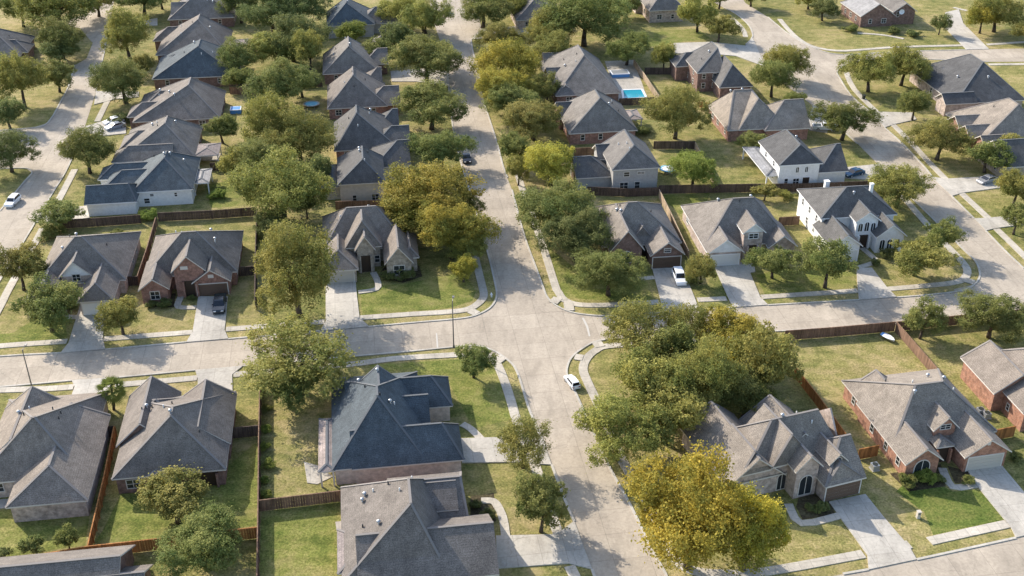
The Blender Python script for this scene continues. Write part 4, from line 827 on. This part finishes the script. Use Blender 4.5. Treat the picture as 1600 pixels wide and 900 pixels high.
T_ = [
 (28,-18,150,34,'olive','yellow-green tree top at the upper left picture edge'),
 (57,27,128,90,'green','green tree at the mouth of the upper left cul-de-sac'),
 (-8,80,66,166,'olive','big yellow-green tree left of the upper left street, beside a smaller one'),
 (58,92,118,142,'green','small leaning tree with visible trunk beside the upper left street'),
 (158,15,234,90,'olive','yellow-green tree on the right kerb of the upper left street'),
 (144,88,236,160,'green','round green tree with bare trunk on the right kerb, above the two parked cars'),
 (180,-34,262,22,'green','green tree at the top edge between cul-de-sac and left house row'),
 (118,-24,182,24,'olive','tree cut by the top edge above the left cul-de-sac'),
 (-30,204,52,268,'dark','dark green tree shading the left side street'),
 (92,198,174,270,'green','round tree with leaning trunk before the dark brown roofed house'),
 (200,85,240,118,'olive','small tree squeezed between the kerb tree and the dark blue-grey roof'),
 (345,-26,402,34,'dark','dark tree behind the topmost house of the left row'),
 (378,-14,470,52,'dark','dark tree at the top of the tree line between the two house rows'),
 (420,-30,512,40,'dark','dark tree cut by the top edge beside the far grey house'),
 (405,28,506,92,'dark','broad dark tree left of the second centre row house'),
 (392,48,474,108,'olive','yellow-green tree in the tree line, below the dark ones'),
 (384,94,480,172,'green','green tree in the tree line beside the bright strip of lawn'),
 (384,146,468,246,'olive','big yellow-green tree in the middle of the tree line'),
 (416,176,518,264,'olive','yellow-green tree touching the dark-eaved house of the centre row'),
 (318,180,372,222,'green','small round tree behind the dark brown roofed house'),
 (368,206,456,282,'green','green tree low in the tree line, under the big yellow-green ones'),
 (370,238,506,350,'olive','large olive-green tree left of the tall cream wall'),
 (400,325,460,372,'dark','dark small tree below the large dark one in the tree line'),
 (392,350,530,500,'olive','large yellow-green tree on the front lawn beside the corner house driveway'),
 (592,262,752,350,'yellow','large golden-green tree behind the corner house'),
 (645,310,765,408,'yellow','golden-green tree leaning over the street beside the corner house'),
 (610,300,700,372,'yellow','golden-green tree tucked between corner house and street tree'),
 (640,205,735,264,'green','green tree by the parked dark car on the centre street'),
 (620,128,726,202,'green','round green tree before the red brick side wall of the centre row'),
 (614,56,717,130,'green','round green tree on the left kerb of the centre street, third from its far end'),
 (590,-12,652,42,'olive','olive tree at the top edge left of the centre street'),
 (622,-8,702,60,'olive','olive tree by the dark car at the far end of the centre street'),
 (526,38,580,64,'fresh','small light green tree below the grey-sided house'),
 (588,35,646,82,'dark','dark tree right of the grey-sided house'),
 (708,-20,800,42,'green','green tree at the top edge right of the centre street'),
 (740,62,842,138,'yellow','golden tree on the right kerb of the centre street'),
 (742,100,826,168,'yellow','yellow-green tree just below the golden kerb tree'),
 (762,130,842,188,'green','green tree in the kerb row left of the pool house'),
 (785,158,882,212,'olive','olive tree left of the red brick house below the pool'),
 (835,112,876,160,'green','small green tree against the pool house wall'),
 (748,40,812,76,'olive','olive tree behind the golden kerb tree'),
 (815,16,902,76,'olive','olive tree left in the clump above the pool house'),
 (850,-12,978,66,'green','largest tree of the clump above the pool house'),
 (905,-24,982,36,'green','tree cut by the top edge beside the pinkish brick house'),
 (945,46,1016,100,'green','round green tree above the swimming pool'),
 (1018,62,1058,110,'olive','small thin tree on the lawn above the hedge-backed fence'),
 (1064,-12,1120,48,'olive','tree right of the pinkish brick house at the top'),
 (1098,22,1150,64,'olive','small tree by the sidewalk at the top, above the two-storey brick house'),
 (1012,134,1104,216,'olive','airy olive tree with visible trunk beside the low tan-roofed house'),
 (778,204,834,260,'green','green tree by the sidewalk left of the yellow one on the centre street'),
 (816,216,906,290,'yellow','yellow tree before the low dark garage wing'),
 (808,278,938,374,'green','large green tree on the corner lawn beside the centre street'),
 (848,324,952,412,'dark','dark green tree against the left wall of the white SUV house'),
 (898,392,1006,462,'green','round green tree on the lawn left of the white SUV'),
 (1072,392,1122,442,'olive','small round olive tree between the white SUV and the pale driveway'),
 (1174,378,1246,436,'green','round green tree right of the pale driveway'),
 (1250,370,1340,452,'green','green tree before the white two-storey house'),
 (1358,255,1458,326,'olive','wide olive tree with leaning bare trunk beside the right street'),
 (1388,370,1482,430,'olive','wide olive tree with bare trunk on the corner lawn of the white house'),
 (1442,338,1500,396,'green','dense green tree right of the white house, near the kerb'),
 (1558,262,1620,322,'olive','thin tree before the pale house at the right edge'),
 (1560,320,1618,366,'green','green tree at the right edge beside the sidewalk'),
 (1425,190,1515,246,'olive','olive tree on the lawn before the tan-roofed house'),
 (1508,220,1580,268,'green','green tree in shade above the silver car'),
 (1274,157,1366,216,'green','round tree with bare trunk standing over the white vehicle'),
 (1176,86,1242,150,'green','lower green tree right of the two-storey brick house'),
 (1196,62,1268,126,'olive','upper green tree right of the two-storey brick house'),
 (1322,76,1402,142,'olive','left tree of the pair inside the right street bend'),
 (1375,70,1452,132,'olive','right tree of the pair inside the right street bend'),
 (1404,136,1456,186,'green','small green tree beside the upper right driveway'),
 (1264,-2,1310,30,'dark','dark tree at the top beside the sunlit pale roof'),
 (1520,-14,1600,48,'olive','yellow-green tree in the upper right picture corner'),
 (1512,2,1560,50,'yellow','golden-tinged tree beside the winding walk at the upper right'),
 (1045,230,1126,294,'fresh','light green feathery tree beside the bleached fence'),
 (1176,284,1216,312,'olive','small olive tree behind the white garage gable house'),
 (932,462,1056,566,'olive','airy tall tree on the right corner of the crossroads',True),
 (1034,470,1114,556,'olive','airy tree second along the right street edge of the big grove',True),
 (1085,472,1202,572,'yellow','golden tree of the big grove nearest the street'),
 (1138,496,1250,620,'olive','olive tree at the right end of the big grove'),
 (1036,524,1160,652,'olive','olive tree in the middle of the big grove'),
 (968,536,1084,650,'olive','yellow-green tree at the left end of the big grove'),
 (1108,566,1225,660,'green','green tree above the arched entry house roof'),
 (900,616,1032,730,'olive','olive tree hanging over the near street, below the big grove'),
 (980,588,1100,700,'olive','olive tree between the near street tree and the big grove'),
 (982,702,1182,910,'gold','large golden tree before the arched entry house'),
 (1098,738,1240,915,'gold','smaller golden tree closest to the arched entry'),
 (1412,466,1476,530,'green','cone-shaped green tree behind the street fence'),
 (1500,456,1606,532,'green','wide green tree behind the street fence at the right edge'),
 (372,504,560,612,'olive','broad airy tree between the near street and the slate-roofed house',True),
 (405,565,492,642,'green','small shaded tree under the broad airy one'),
 (707,534,773,592,'green','small round lollipop tree on the crossroads lawn'),
 (768,646,868,738,'olive','airy tree beside the slate-roofed house driveway',True),
 (800,735,892,838,'green','dense dark green tree between near street and bottom driveway'),
 (150,457,222,524,'olive','round olive tree with bent trunk between the two front driveways'),
 (22,432,122,522,'green','shaded green tree before the left end house'),
 (-10,378,66,454,'olive','yellow-green tree at the left edge beside the left street'),
 (52,308,126,356,'green','small grey-green tree at the corner of the left street fence'),
 (212,742,332,822,'olive','feathery olive tree before the recessed back porch'),
 (248,796,390,906,'green','big green tree beside the cedar fence at the bottom left'),
 (84,820,124,862,'green','small tree at the cedar fence, right one of the pair'),
 (28,828,78,870,'green','small pale tree at the cedar fence, left one of the pair'),
 (-14,850,18,878,'dark','dark small tree in the bottom left corner'),
 (455,290,500,340,'dark','narrow dark tree against the tall cream wall'),
 (700,395,748,440,'yellow','small golden tree at the sidewalk beside the corner house'),
 (1455,20,1485,52,'dark','dark small tree beside the brick house with chimney'),
 (1240,-20,1290,10,'olive','tree top at the top edge over the right street'),
 (1150,-24,1200,6,'olive','olive tree at the top edge above the right cul-de-sac'),
 (1560,215,1622,250,'olive','olive tree at the right edge above the pale house'),
 (800,120,846,160,'olive','small olive tree between the kerb row and the pool house'),
 (440,100,500,150,'dark','dark tree behind the second centre row house'),
 (1000,505,1092,592,'green','green tree in the heart of the big grove, behind the street edge trees'),
 (1070,545,1170,628,'yellow','golden-tinged tree in the heart of the big grove, above the arched entry house'),
 (330,60,400,120,'green','green tree behind the tan patio covers at the top of the left row'),
 (455,40,510,120,'olive','olive tree touching the second centre row house on its left'),
 (350,102,398,140,'green','green tree beside the yard fence above the blue spa'),
 (470,235,520,300,'dark','dark tree left of the low tan roof beside the cream wall'),
 (340,230,392,280,'olive','olive tree right of the tan patio cover near the white-walled house'),
 (0,-20,60,40,'green','green tree in the upper left picture corner'),
 (60,60,120,100,'dark','dark tree between the cul-de-sac and the leaning tree'),
 (-20,150,40,200,'dark','shaded dark tree below the big yellow-green tree at the left edge'),
 (225,-30,275,12,'olive','olive tree beside the topmost house of the left row'),
 (560,60,615,100,'green','green tree right of the second centre row house'),
 (640,10,690,50,'olive','olive tree before the street trees at the far end of the centre street'),
 (660,60,716,110,'olive','olive tree overhanging the left kerb of the far centre street'),
 (770,60,830,110,'olive','olive tree behind the golden kerb tree, near the pool house'),
 (830,50,900,100,'olive','olive tree at the foot of the clump above the pool house'),
 (775,-15,830,30,'olive','olive tree by the half-hidden dark-roofed house at the top'),
 (960,-15,1000,25,'green','small green tree left of the pinkish brick house'),
 (1150,205,1200,235,'green','low green tree above the columned side porch'),
 (1225,140,1262,172,'green','small green tree behind the low tan-roofed house'),
 (790,240,830,290,'olive','small olive tree below the yellow one beside the sidewalk'),
 (1590,30,1640,70,'olive','olive tree at the right edge of the upper right corner'),
 (1100,-20,1150,10,'green','green tree at the top edge before the right cul-de-sac'),
 (700,300,752,350,'olive','olive tree leaning over the left kerb of the centre street'),
 (690,355,760,410,'olive','olive tree under the golden-green tree by the sidewalk'),
 (880,330,930,380,'green','green tree between the corner lawn tree and the white SUV house'),
 (1200,640,1250,680,'dark','dark tree at the back corner of the arched entry house'),
 (60,440,105,500,'dark','dark tree beside the pale garage door of the left end house'),
]
for t in T_: tree(*t)
SH_ = [
 (405,655,425,680,'fresh','topmost bright green bush of the hedge row along the long fence'),
 (404,684,424,706,'fresh','second bright green bush from the top of the hedge row'),
 (406,712,428,736,'fresh','third bright green bush from the top of the hedge row'),
 (404,738,422,756,'fresh','fourth bright green bush from the top of the hedge row'),
 (402,758,424,782,'fresh','lowest bright green bush of the hedge row above the brown fence'),
 (406,622,424,650,'green','darker bush at the upper end of the hedge row'),
 (1402,738,1436,768,'green','rounded dark shrub at the corner of the arched front window'),
 (1424,728,1462,766,'fresh','bright shrub below the arched front window'),
 (1456,732,1478,756,'green','shrub between arched window and front path at the lower right'),
 (1504,738,1526,758,'green','shrub beside the beige garage door'),
 (1253,778,1276,800,'dark','left dark shrub in the bed of the arched entry house'),
 (1272,780,1298,804,'dark','right dark shrub in the bed of the arched entry house'),
 (226,464,246,482,'dark','left clipped shrub under the red brick front window'),
 (244,465,268,484,'dark','right clipped shrub under the red brick front window'),
 (594,422,620,440,'dark','left clipped shrub before the corner house gable window'),
 (618,420,652,436,'dark','right clipped shrub before the corner house gable window'),
 (732,776,752,796,'dark','round shrub by the entry of the bottom centre house'),
 (748,790,774,816,'dark','larger dark shrub beside the curved walk at the bottom centre'),
 (216,324,248,352,'fresh','bright green shrub at the fence below the white-walled house'),
 (214,328,232,346,'green','dark shrub left of the bright one at the fence'),
 (1092,158,1112,172,'rust','orange autumn shrub beside the low tan-roofed house'),
 (1100,172,1126,192,'dark','dark shrub below the orange one'),
 (990,186,1018,222,'dark','round dark shrub under the patio cover below the pool'),
 (172,178,206,190,'dark','dark shrub above the two parked cars'),
 (1385,38,1412,60,'dark','dark shrub before the brick house with chimney'),
 (1410,42,1440,62,'dark','second dark shrub before the brick house with chimney, right of the path'),
 (1316,38,1345,54,'green','low shrub on the far lawn beside the brick corner wall'),
 (1360,400,1378,416,'dark','dark shrub at the bend of the white house path'),
 (1372,388,1400,402,'dark','dark hedge shrub under the arched windows of the white house'),
 (1070,428,1096,446,'green','green shrub right of the white SUV'),
 (325,290,352,320,'fresh','bright shrub at the yard of the white-walled house'),
 (1218,296,1244,316,'olive','olive shrub left of the white house wall'),
 (290,455,304,470,'dark','dark shrub between the red brick entry and garage'),
 (104,470,122,486,'dark','dark shrub beside the pale garage door'),
 (1576,700,1600,722,'dark','dark shrub at the right edge beside the garage corner'),
 (60,356,104,374,'green','low green shrub behind the left end house'),
 (176,358,200,372,'green','small green shrub behind the left end house, right of the low one'),
]
def shrub(x0, y0, x1, y1, kind, label):
    cx, cy = (x0 + x1) / 2, (y0 + y1) / 2; p = G(cx, cy, 0.7); r = (x1 - x0) / 2 / ppm(cy)
    rz = min(max(r * .8, .5), 1.4); k = tr_.randrange(5)
    o = link(bpy.data.objects.new('shrub', crown_variant('s', k, kind)))
    o.location = (p.x, p.y, rz * .62); o.scale = (r * 1.1, r * 1.1, rz); o.rotation_euler = (0, 0, tr_.uniform(0, 6))
    tag(o, label, 'shrub', 'shrubs and bushes')
for s in SH_: shrub(*s)
# the palm beside the lower left driveway
def palm(px, h, label):
    p = G(*px); root = tag(empty('palm_tree', p), label, 'tree'); b = MB(); r = random.Random(3)
    b.tube((0, 0, 0), (.15, .1, h * .5), .22, .17, 9); b.tube((.15, .1, h * .5), (.2, .2, h), .17, .15, 9); b.build('trunk', MT['bark'], root)
    f = MB()
    for k in range(34):
        t = k * 2.39996; el = R(75 - k * 3.6); ln = r.uniform(1.7, 2.3); d = Vector((math.cos(t) * math.cos(el), math.sin(t) * math.cos(el), math.sin(el)))
        o = Vector((.2, .2, h)); hub = o + d * ln * .55 + Vector((0, 0, -.1)); sd = d.cross(Vector((0, 0, 1))).normalized(); up = sd.cross(d)
        f.bar(o, hub, .05, .03)
        for q in range(-5, 6):
            a = q * .24; tip = hub + (d * math.cos(a) + sd * math.sin(a)) * ln * .6 - Vector((0, 0, .25 + .1 * abs(q) * .3)); w_ = (sd * math.cos(a) - d * math.sin(a)) * .09
            m_ = (hub + tip) / 2 + up * .05
            f.poly([hub, m_ - w_, tip, m_ + w_])
    f.build('crown', LEAF['olive'], root)
palm((178,640), 3.6, 'fan palm with leaning trunk beside the lower left driveway')
# ---------------------------------------------------------------- vehicles
def car(kind, paint, front, rear, label, rough=0.3, metal=0.0, size=1.0):
    a, b = G(*front), G(*rear); c = (a + b) / 2; d = a - b
    name = {'suv': 'parked_suv', 'sedan': 'parked_car', 'pickup': 'parked_pickup'}[kind]
    root = tag(empty(name, c, math.atan2(d.y, d.x)), label, {'suv': 'SUV', 'sedan': 'car', 'pickup': 'pickup truck'}[kind], 'cars parked along the streets and drives')
    root.scale = (size,) * 3
    pm = mat('car_paint', paint, rough, 0.6, metal)
    if kind == 'suv':   L_, Wd, prof, gh = 4.7, 1.86, [(-2.35,.45),(-2.3,.95),(-2.2,1.08),(1.15,1.05),(1.5,.98),(2.2,.86),(2.35,.6),(2.35,.35)], [(-2.22,1.06),(-1.95,1.68),(-1.6,1.74),(.15,1.70),(.45,1.62),(1.2,1.04)]
    elif kind == 'sedan': L_, Wd, prof, gh = 4.6, 1.80, [(-2.3,.45),(-2.28,.88),(-2.1,.98),(-1.5,1.0),(1.0,.94),(1.4,.88),(2.15,.74),(2.3,.55),(2.3,.32)], [(-1.75,.99),(-1.05,1.38),(-.7,1.44),(.2,1.42),(.4,1.36),(1.15,.92)]
    else:               L_, Wd, prof, gh = 5.5, 1.95, [(-2.75,.55),(-2.75,1.08),(-2.6,1.1),(1.35,1.1),(1.7,1.08),(2.6,1.0),(2.75,.75),(2.75,.45)], [(-.75,1.09),(-.6,1.72),(-.4,1.8),(.55,1.78),(.8,1.7),(1.5,1.09)]
    b = MB(); hw = Wd / 2
    lo = [(prof[0][0], .28)] + prof + [(prof[-1][0], .28)]
    def ring(y, k): return [(x, y, z) for x, z in lo] if k else None
    def inset(x): return 0.10 if abs(x) > L_ / 2 - .12 else 0.0
    A = [(x, -hw + inset(x), z) for x, z in lo]; B = [(x, hw - inset(x), z) for x, z in lo]; n = len(lo)
    b.poly(A); b.poly(B[::-1])
    for i in range(n - 1): b.poly([A[i], B[i], B[i + 1], A[i + 1]][::-1])
    gi = [(x, hw - .04 - .24 * (z - .95)) for x, z in gh]
    GA = [(x, -w_, z) for (x, z), (_, w_) in zip(gh, gi)]; GB = [(x, w_, z) for (x, z), (_, w_) in zip(gh, gi)]
    b.poly(GA); b.poly(GB[::-1])
    for i in range(len(gh) - 1): b.poly([GA[i], GB[i], GB[i + 1], GA[i + 1]][::-1])
    if kind == 'pickup':                                   # the open bed reads as a dark well
        pass
    for s in (-1, 1):
        for x in (-L_ * .3, L_ * .31): b.tube((x, s * (hw - .12), .36), (x, s * (hw + .015), .36), .42, .42, 14)
    body = b.build('body', pm, root)
    if kind == 'pickup':
        q = MB(); q.box(-2.6, -.9, -hw + .16, hw - .16, 1.0, 1.115); q.build('cargo_bed', MT['plastic'], root)
    w_ = MB()
    def glass(i, j, sh=.12):
        P0, P1, P2, P3 = [Vector(p) for p in (GA[i], GB[i], GB[j], GA[j])]
        cc = (P0 + P1 + P2 + P3) / 4; nn = (P1 - P0).cross(P3 - P0).normalized()
        if nn.z < 0: nn = -nn
        w_.poly([cc + (p - cc) * (1 - sh) + nn * .015 for p in (P0, P1, P2, P3)])
    glass(len(gh) - 2, len(gh) - 1, .08); w_.build('windshield', MT['cglass'], root)
    w_ = MB(); glass(0, 1, .12); w_.build('rear_window', MT['cglass'], root)
    for s, GG in ((-1, GA), (1, GB)):
        sw = MB()
        zb = gh[0][1] + .06; pts = [Vector(p) for p in GG]; cc = sum(pts, Vector()) / len(pts)
        out = [cc + Vector(((p - cc).x * .86, 0, (p - cc).z * .72)) for p in pts]
        yy = [p.y for p in pts]
        sw.poly([(p.x, s * (hw - .04 - .24 * (p.z - .95) + .012), p.z) for p in out])
        sw.build('side_window', MT['cglass'], root)
    for x in (-L_ * .3, L_ * .31):
        for s in (-1, 1):
            t = MB(); t.tube((x, s * (hw - .2), .34), (x, s * (hw + .03), .34), .34, .34, 16); wo = t.build('wheel', MT['tyre'], root)
            t = MB(); t.tube((x, s * (hw + .03), .34), (x, s * (hw + .04), .34), .22, .2, 12); t.build('rim', MT['rim'], wo)
    for s in (-1, 1):
        t = MB(); t.box(L_ / 2 - .09, L_ / 2 + .012, s * (hw - .38) - .2, s * (hw - .38) + .2, prof[-2][1] - .02, prof[-2][1] + .14); t.build('headlight', MT['lampw'], root)
        t = MB(); t.box(-L_ / 2 - .012, -L_ / 2 + .06, s * (hw - .3) - .16, s * (hw - .3) + .16, .68, .86); t.build('tail_light', MT['lampr'], root)
        t = MB(); t.box(.75, .95, s * (hw + .02) - .12, s * (hw + .02) + .12, .98, 1.12); t.build('side_mirror', pm, root)
    return root
WHITE = (.78, .79, .80)
car('suv', WHITE, (1066,450), (1056,426), 'white SUV parked nose out on a driveway before the brown garage door')
car('pickup', (.035, .045, .055), (342,494), (346,466), 'dark pickup parked on the driveway of the red brick house', .25, .4)
car('suv', (.80, .82, .84), (884,588), (903,613), 'white car parked at the kerb of the near street by the crossroads', size=.72)
car('suv', WHITE, (13,326), (29,311), 'white SUV driving on the left street', size=.9)
car('sedan', (.45, .49, .55), (165,205), (196,197), 'silver car nearer the lawn on the left row driveway', .25, .6)
car('sedan', (.78, .79, .80), (164,196), (192,189), 'white car nearer the dark shrub on the left row driveway')
car('sedan', (.02, .022, .03), (731,258), (726,243), 'black car parked by the left kerb of the centre street', .25, .4)
car('sedan', (.50, .50, .52), (1526,289), (1558,281), 'silver car on the driveway of the pale house at the right edge', .25, .6)
car('sedan', (.04, .10, .17), (1322,277), (1346,271), 'dark blue car on the drive of the white porch house', .25, .4)
car('sedan', (.015, .016, .018), (699,26), (695,15), 'black car at the far end of the centre street', .25, .4)
car('pickup', WHITE, (1304,203), (1273,202), 'white pickup on the drive under the round tree beside the low tan-roofed house')
# ---------------------------------------------------------------- swimming pool
def px_poly(b, px, z, m=0): b.poly([tuple(G(x, y) + Vector((0, 0, z))) for x, y in px], m)
p = [(972,141),(1003,140),(1010,153),(974,155)]
o = G(990, 148); root = tag(empty('swimming_pool', o), 'turquoise swimming pool behind the grey-roofed house', 'pool')
b = MB(); px_poly(b, p, .11)
for k in range(4): b.poly([tuple(G(*p[k]) + Vector((0, 0, .0))), tuple(G(*p[(k + 1) % 4])), tuple(G(*p[(k + 1) % 4]) + Vector((0, 0, .11))), tuple(G(*p[k]) + Vector((0, 0, .11)))])
ob = b.build('water', MT['water']); ob.parent = root; ob.location = -o
b = MB()
for k in range(4): b.bar(G(*p[k]) + Vector((0, 0, .09)), G(*p[(k + 1) % 4]) + Vector((0, 0, .09)), .5, .16)
ob = b.build('coping', MT['trimw']); ob.parent = root; ob.location = -o
def spa(px, w, d, label, side, top, name='hot_tub'):
    p = G(*px); r = tag(empty(name, p, R(8)), label, 'hot tub'); b = MB()
    b.box(-w/2, w/2, -d/2, d/2, 0, .85); b.build('cabinet', MT[side], r)
    b = MB(); b.box(-w/2-.06, w/2+.06, -d/2-.06, d/2+.06, .85, .97); b.build('rim', MT['whitep'], r)
    b = MB(); b.box(-w/2+.15, w/2-.15, -d/2+.15, d/2-.15, .965, .985); b.build('water', MT[top], r)
spa((369,175), 2.4, 2.4, 'blue spa in a white rim behind the brown hip-roofed house', 'blue', 'blue')
spa((968,118), 4.4, 3.2, 'white-rimmed raised spa on the deck above the swimming pool', 'blue', 'vent')
def trampoline(px, r_, label, pad, bed):
    p = G(*px); t = tag(empty('trampoline', p), label, 'trampoline'); b = MB(); n = 24
    for k in range(n):
        a, c = 2*math.pi*k/n, 2*math.pi*(k+1)/n
        q = lambda rr, an, z: (rr*math.cos(an), rr*math.sin(an), z)
        b.poly([q(r_*.78,a,.84), q(r_,a,.84), q(r_,c,.84), q(r_*.78,c,.84)]); b.poly([q(r_,a,.74), q(r_,c,.74), q(r_,c,.84), q(r_,a,.84)])
    b.build('safety_pad', MT[pad], t)
    b = MB(); b.poly([(r_*.79*math.cos(2*math.pi*k/n), r_*.79*math.sin(2*math.pi*k/n), .80) for k in range(n)]); b.build('jumping_bed', MT[bed], t)
    for k in range(6):
        a = 2*math.pi*k/6; b = MB(); b.tube((r_*.95*math.cos(a), r_*.95*math.sin(a), 0), (r_*.95*math.cos(a), r_*.95*math.sin(a), .76), .03, .03, 6); b.build('leg', MT['vent'], t)
trampoline((1043,269), 1.7, 'round light blue trampoline beside the two-storey grey house', 'lblue', 'whitep')
trampoline((487,167), 1.9, 'round blue-grey trampoline behind the centre row house with red brick side', 'vent', 'lblue')
# tarp-covered boat at the street fence
p = G(1387, 531); r = tag(empty('covered_boat', p, R(-55)), 'small covered boat with blue and white cover at the fence corner', 'boat'); r.scale = (.62, .7, .7); b = MB()
st = [(-1.9,.75,.35),(-1.2,.85,.25),(.2,.85,.25),(1.2,.55,.35),(1.9,.05,.55)]
for (x0,w0,z0),(x1,w1,z1) in zip(st[:-1], st[1:]):
    for s in (-1, 1): b.poly([(x0,0,z0-.15),(x1,0,z1-.15),(x1,s*w1,.85),(x0,s*w0,.85)][::s])
b.poly([(-1.9,-.75,.85),(-1.9,.75,.85),(-1.9,0,.2)]); b.build('hull', MT['whitep'], r); b = MB()
for i, ((x0,w0,_),(x1,w1,_2)) in enumerate(zip(st[:-1], st[1:])):
    for s in (-1, 1): b.poly([(x0,s*w0,.86),(x1,s*w1,.86),(x1,0,1.1-.1*i),(x0,0,1.2-.1*i)][::s], 1 if i < 1 else 0)
b.build('cover', [MT['whitep'], MT['blue']], r)
# ---------------------------------------------------------------- street furniture
def lamp(px, h, label):
    p = G(*px); r = tag(empty('street_lamp', p), label, 'street lamp', 'street lamps'); b = MB()
    b.tube((0,0,0),(0,0,h),.11,.065,10); b.tube((0,0,0),(0,0,.5),.17,.15,10); b.build('pole', MT['steel'], r)
    b = MB(); b.tube((0,0,h-.15),(.1,.9,h+.1),.04,.035,8); b.build('arm', MT['steel'], r)
    b = MB(); b.box(-.06,.26,.8,1.35,h+.03,h+.16); b.build('lamp_head', MT['steel'], r)
lamp((709,543), 8.4, 'thin grey street lamp at the crossroads kerb')
lamp((55,624), 8.6, 'thin street lamp rising behind the lower left roof peak')
def bin_(px, label, m='plastic'):
    p = G(*px); r = tag(empty('trash_bin', p, R(10)), label, 'trash bin'); b = MB()
    lo = [(-.25,-.28,.08),(.25,-.28,.08),(.25,.28,.08),(-.25,.28,.08)]; hi = [(-.32,-.36,1.0),(.32,-.36,1.0),(.32,.36,1.0),(-.32,.36,1.0)]
    b.poly(lo[::-1]); b.poly(hi)
    for k in range(4): b.poly([lo[k], lo[(k+1)%4], hi[(k+1)%4], hi[k]])
    b.build('body', MT[m], r); b = MB(); b.box(-.34,.34,-.4,.38,1.0,1.08); b.build('lid', MT[m], r)
    for s in (-1, 1): b = MB(); b.tube((s*.27,.3,.12),(s*.33,.3,.12),.12,.12,10); b.build('wheel', MT['tyre'], r)
bin_((819,332), 'dark green trash bin on the grass strip by the centre street')
bin_((1349,155), 'dark trash bin on the sidewalk below the right street bend')
def hydrant(px, label):
    p = G(*px); r = tag(empty('fire_hydrant', p), label, 'hydrant'); b = MB()
    b.tube((0,0,0),(0,0,.62),.13,.12,10); b.ball((0,0,.64),.15,.15,.14,10); b.tube((-.24,0,.45),(.24,0,.45),.07,.07,8); b.tube((0,-.2,.42),(0,0,.42),.08,.08,8); b.build('body', MT['whitep'], r)
    b = MB(); b.tube((0,0,.74),(0,0,.84),.05,.05,6); b.build('cap', MT['whitep'], r)
hydrant((768,464), 'small white hydrant on the grass strip inside the crossroads kerb')
def mailbox(px, label, m='stone'):
    p = G(*px); r = tag(empty('mailbox', p, R(8)), label, 'mailbox', 'kerbside mailboxes'); b = MB()
    b.box(-.21,.21,-.21,.21,0,1.0); b.box(-.25,.25,-.25,.25,1.0,1.07); b.build('pillar', MT[m], r)
    b = MB(); b.box(-.13,.13,-.24,-.2,.65,.9); b.build('door', MT['steel'], r)
mailbox((1434,809), 'pale mailbox pillar on the lawn left of the greener grass', 'cream')
mailbox((804,256), 'pale stone mailbox pillar at the sidewalk of the centre street')
mailbox((1428,226), 'pale stone mailbox pillar at the sidewalk of the right street')
def ac(px, phi, label):
    p = G(*px); r = tag(empty('air_conditioner', p, R(phi)), label, 'air conditioner', 'air conditioners at house walls'); b = MB()
    b.box(-.45,.45,-.45,.45,.05,.85); b.build('cabinet', MT['vent'], r); b = MB(); b.tube((0,0,.85),(0,0,.9),.38,.38,14); b.build('fan_grille', MT['plastic'], r)
    b = MB(); b.box(-.55,.55,-.55,.55,0,.09); b.build('pad', MT['patioc'], r)
ac((1531,646), 9, 'left air conditioner beside the sunlit orange side wall')
ac((1541,652), 9, 'right air conditioner beside the sunlit orange side wall')
ac((1379,690), 11, 'air conditioner against the orange brick side wall near the cedar fence')
ac((1366,733), 14, 'air conditioner beside the arched entry house garage')
# satellite dish on the far brick gable
root_t3, VS3, _ = t3; v = VS3[1]
d = tag(empty('satellite_dish', root_t3.matrix_basis @ Vector((v.a[0] - 1.2, v.y0 + .1, 3.4)), 0), 'white satellite dish on the brick gable of the far house', 'satellite dish'); b = MB()
n = 16
for k in range(n):
    a, c = 2*math.pi*k/n, 2*math.pi*(k+1)/n
    for r0, r1, z0, z1 in ((0,.4,0,.06),(.4,.75,.06,.2)):
        b.poly([(r0*math.cos(a), -.35-z0, .5+r0*math.sin(a)), (r1*math.cos(a), -.35-z1, .5+r1*math.sin(a)), (r1*math.cos(c), -.35-z1, .5+r1*math.sin(c)), (r0*math.cos(c), -.35-z0, .5+r0*math.sin(c))])
b.build('reflector', MT['whitep'], d); b = MB(); b.tube((0,.3,.2),(0,-.35,.5),.04,.04,6); b.tube((0,-.35,.1),(0,-1.0,.5),.02,.02,6); b.build('mount', MT['steel'], d)
# patio furniture
def table(px, label):
    p = G(*px); p.z = .08; r = tag(empty('patio_table', p), label, 'table'); b = MB(); b.tube((0,0,.70),(0,0,.74),.6,.6,16); b.build('tabletop', MT['plastic'], r)
    for k in range(4):
        a = R(45 + 90*k); b = MB(); b.tube((.2*math.cos(a),.2*math.sin(a),.7),(.45*math.cos(a),.45*math.sin(a),0),.025,.025,6); b.build('leg', MT['plastic'], r)
def chair(px, rz, label):
    p = G(*px); p.z = .08; r = tag(empty('patio_chair', p, R(rz)), label, 'chair', 'chairs on the white corner patio'); b = MB(); b.box(-.26,.26,-.26,.26,.40,.45); b.build('seat', MT['plastic'], r)
    b = MB(); b.box(-.26,.26,.22,.27,.45,.95); b.build('backrest', MT['plastic'], r)
    for x in (-.22,.22):
        for y in (-.22,.22): b = MB(); b.box(x-.02,x+.02,y-.02,y+.02,0,.4); b.build('leg', MT['plastic'], r)
table((556,826), 'round dark table on the white corner patio of the bottom centre house')
chair((549,822), 70, 'dark patio chair left of the round table'); chair((557,834), 190, 'dark patio chair below the round table')
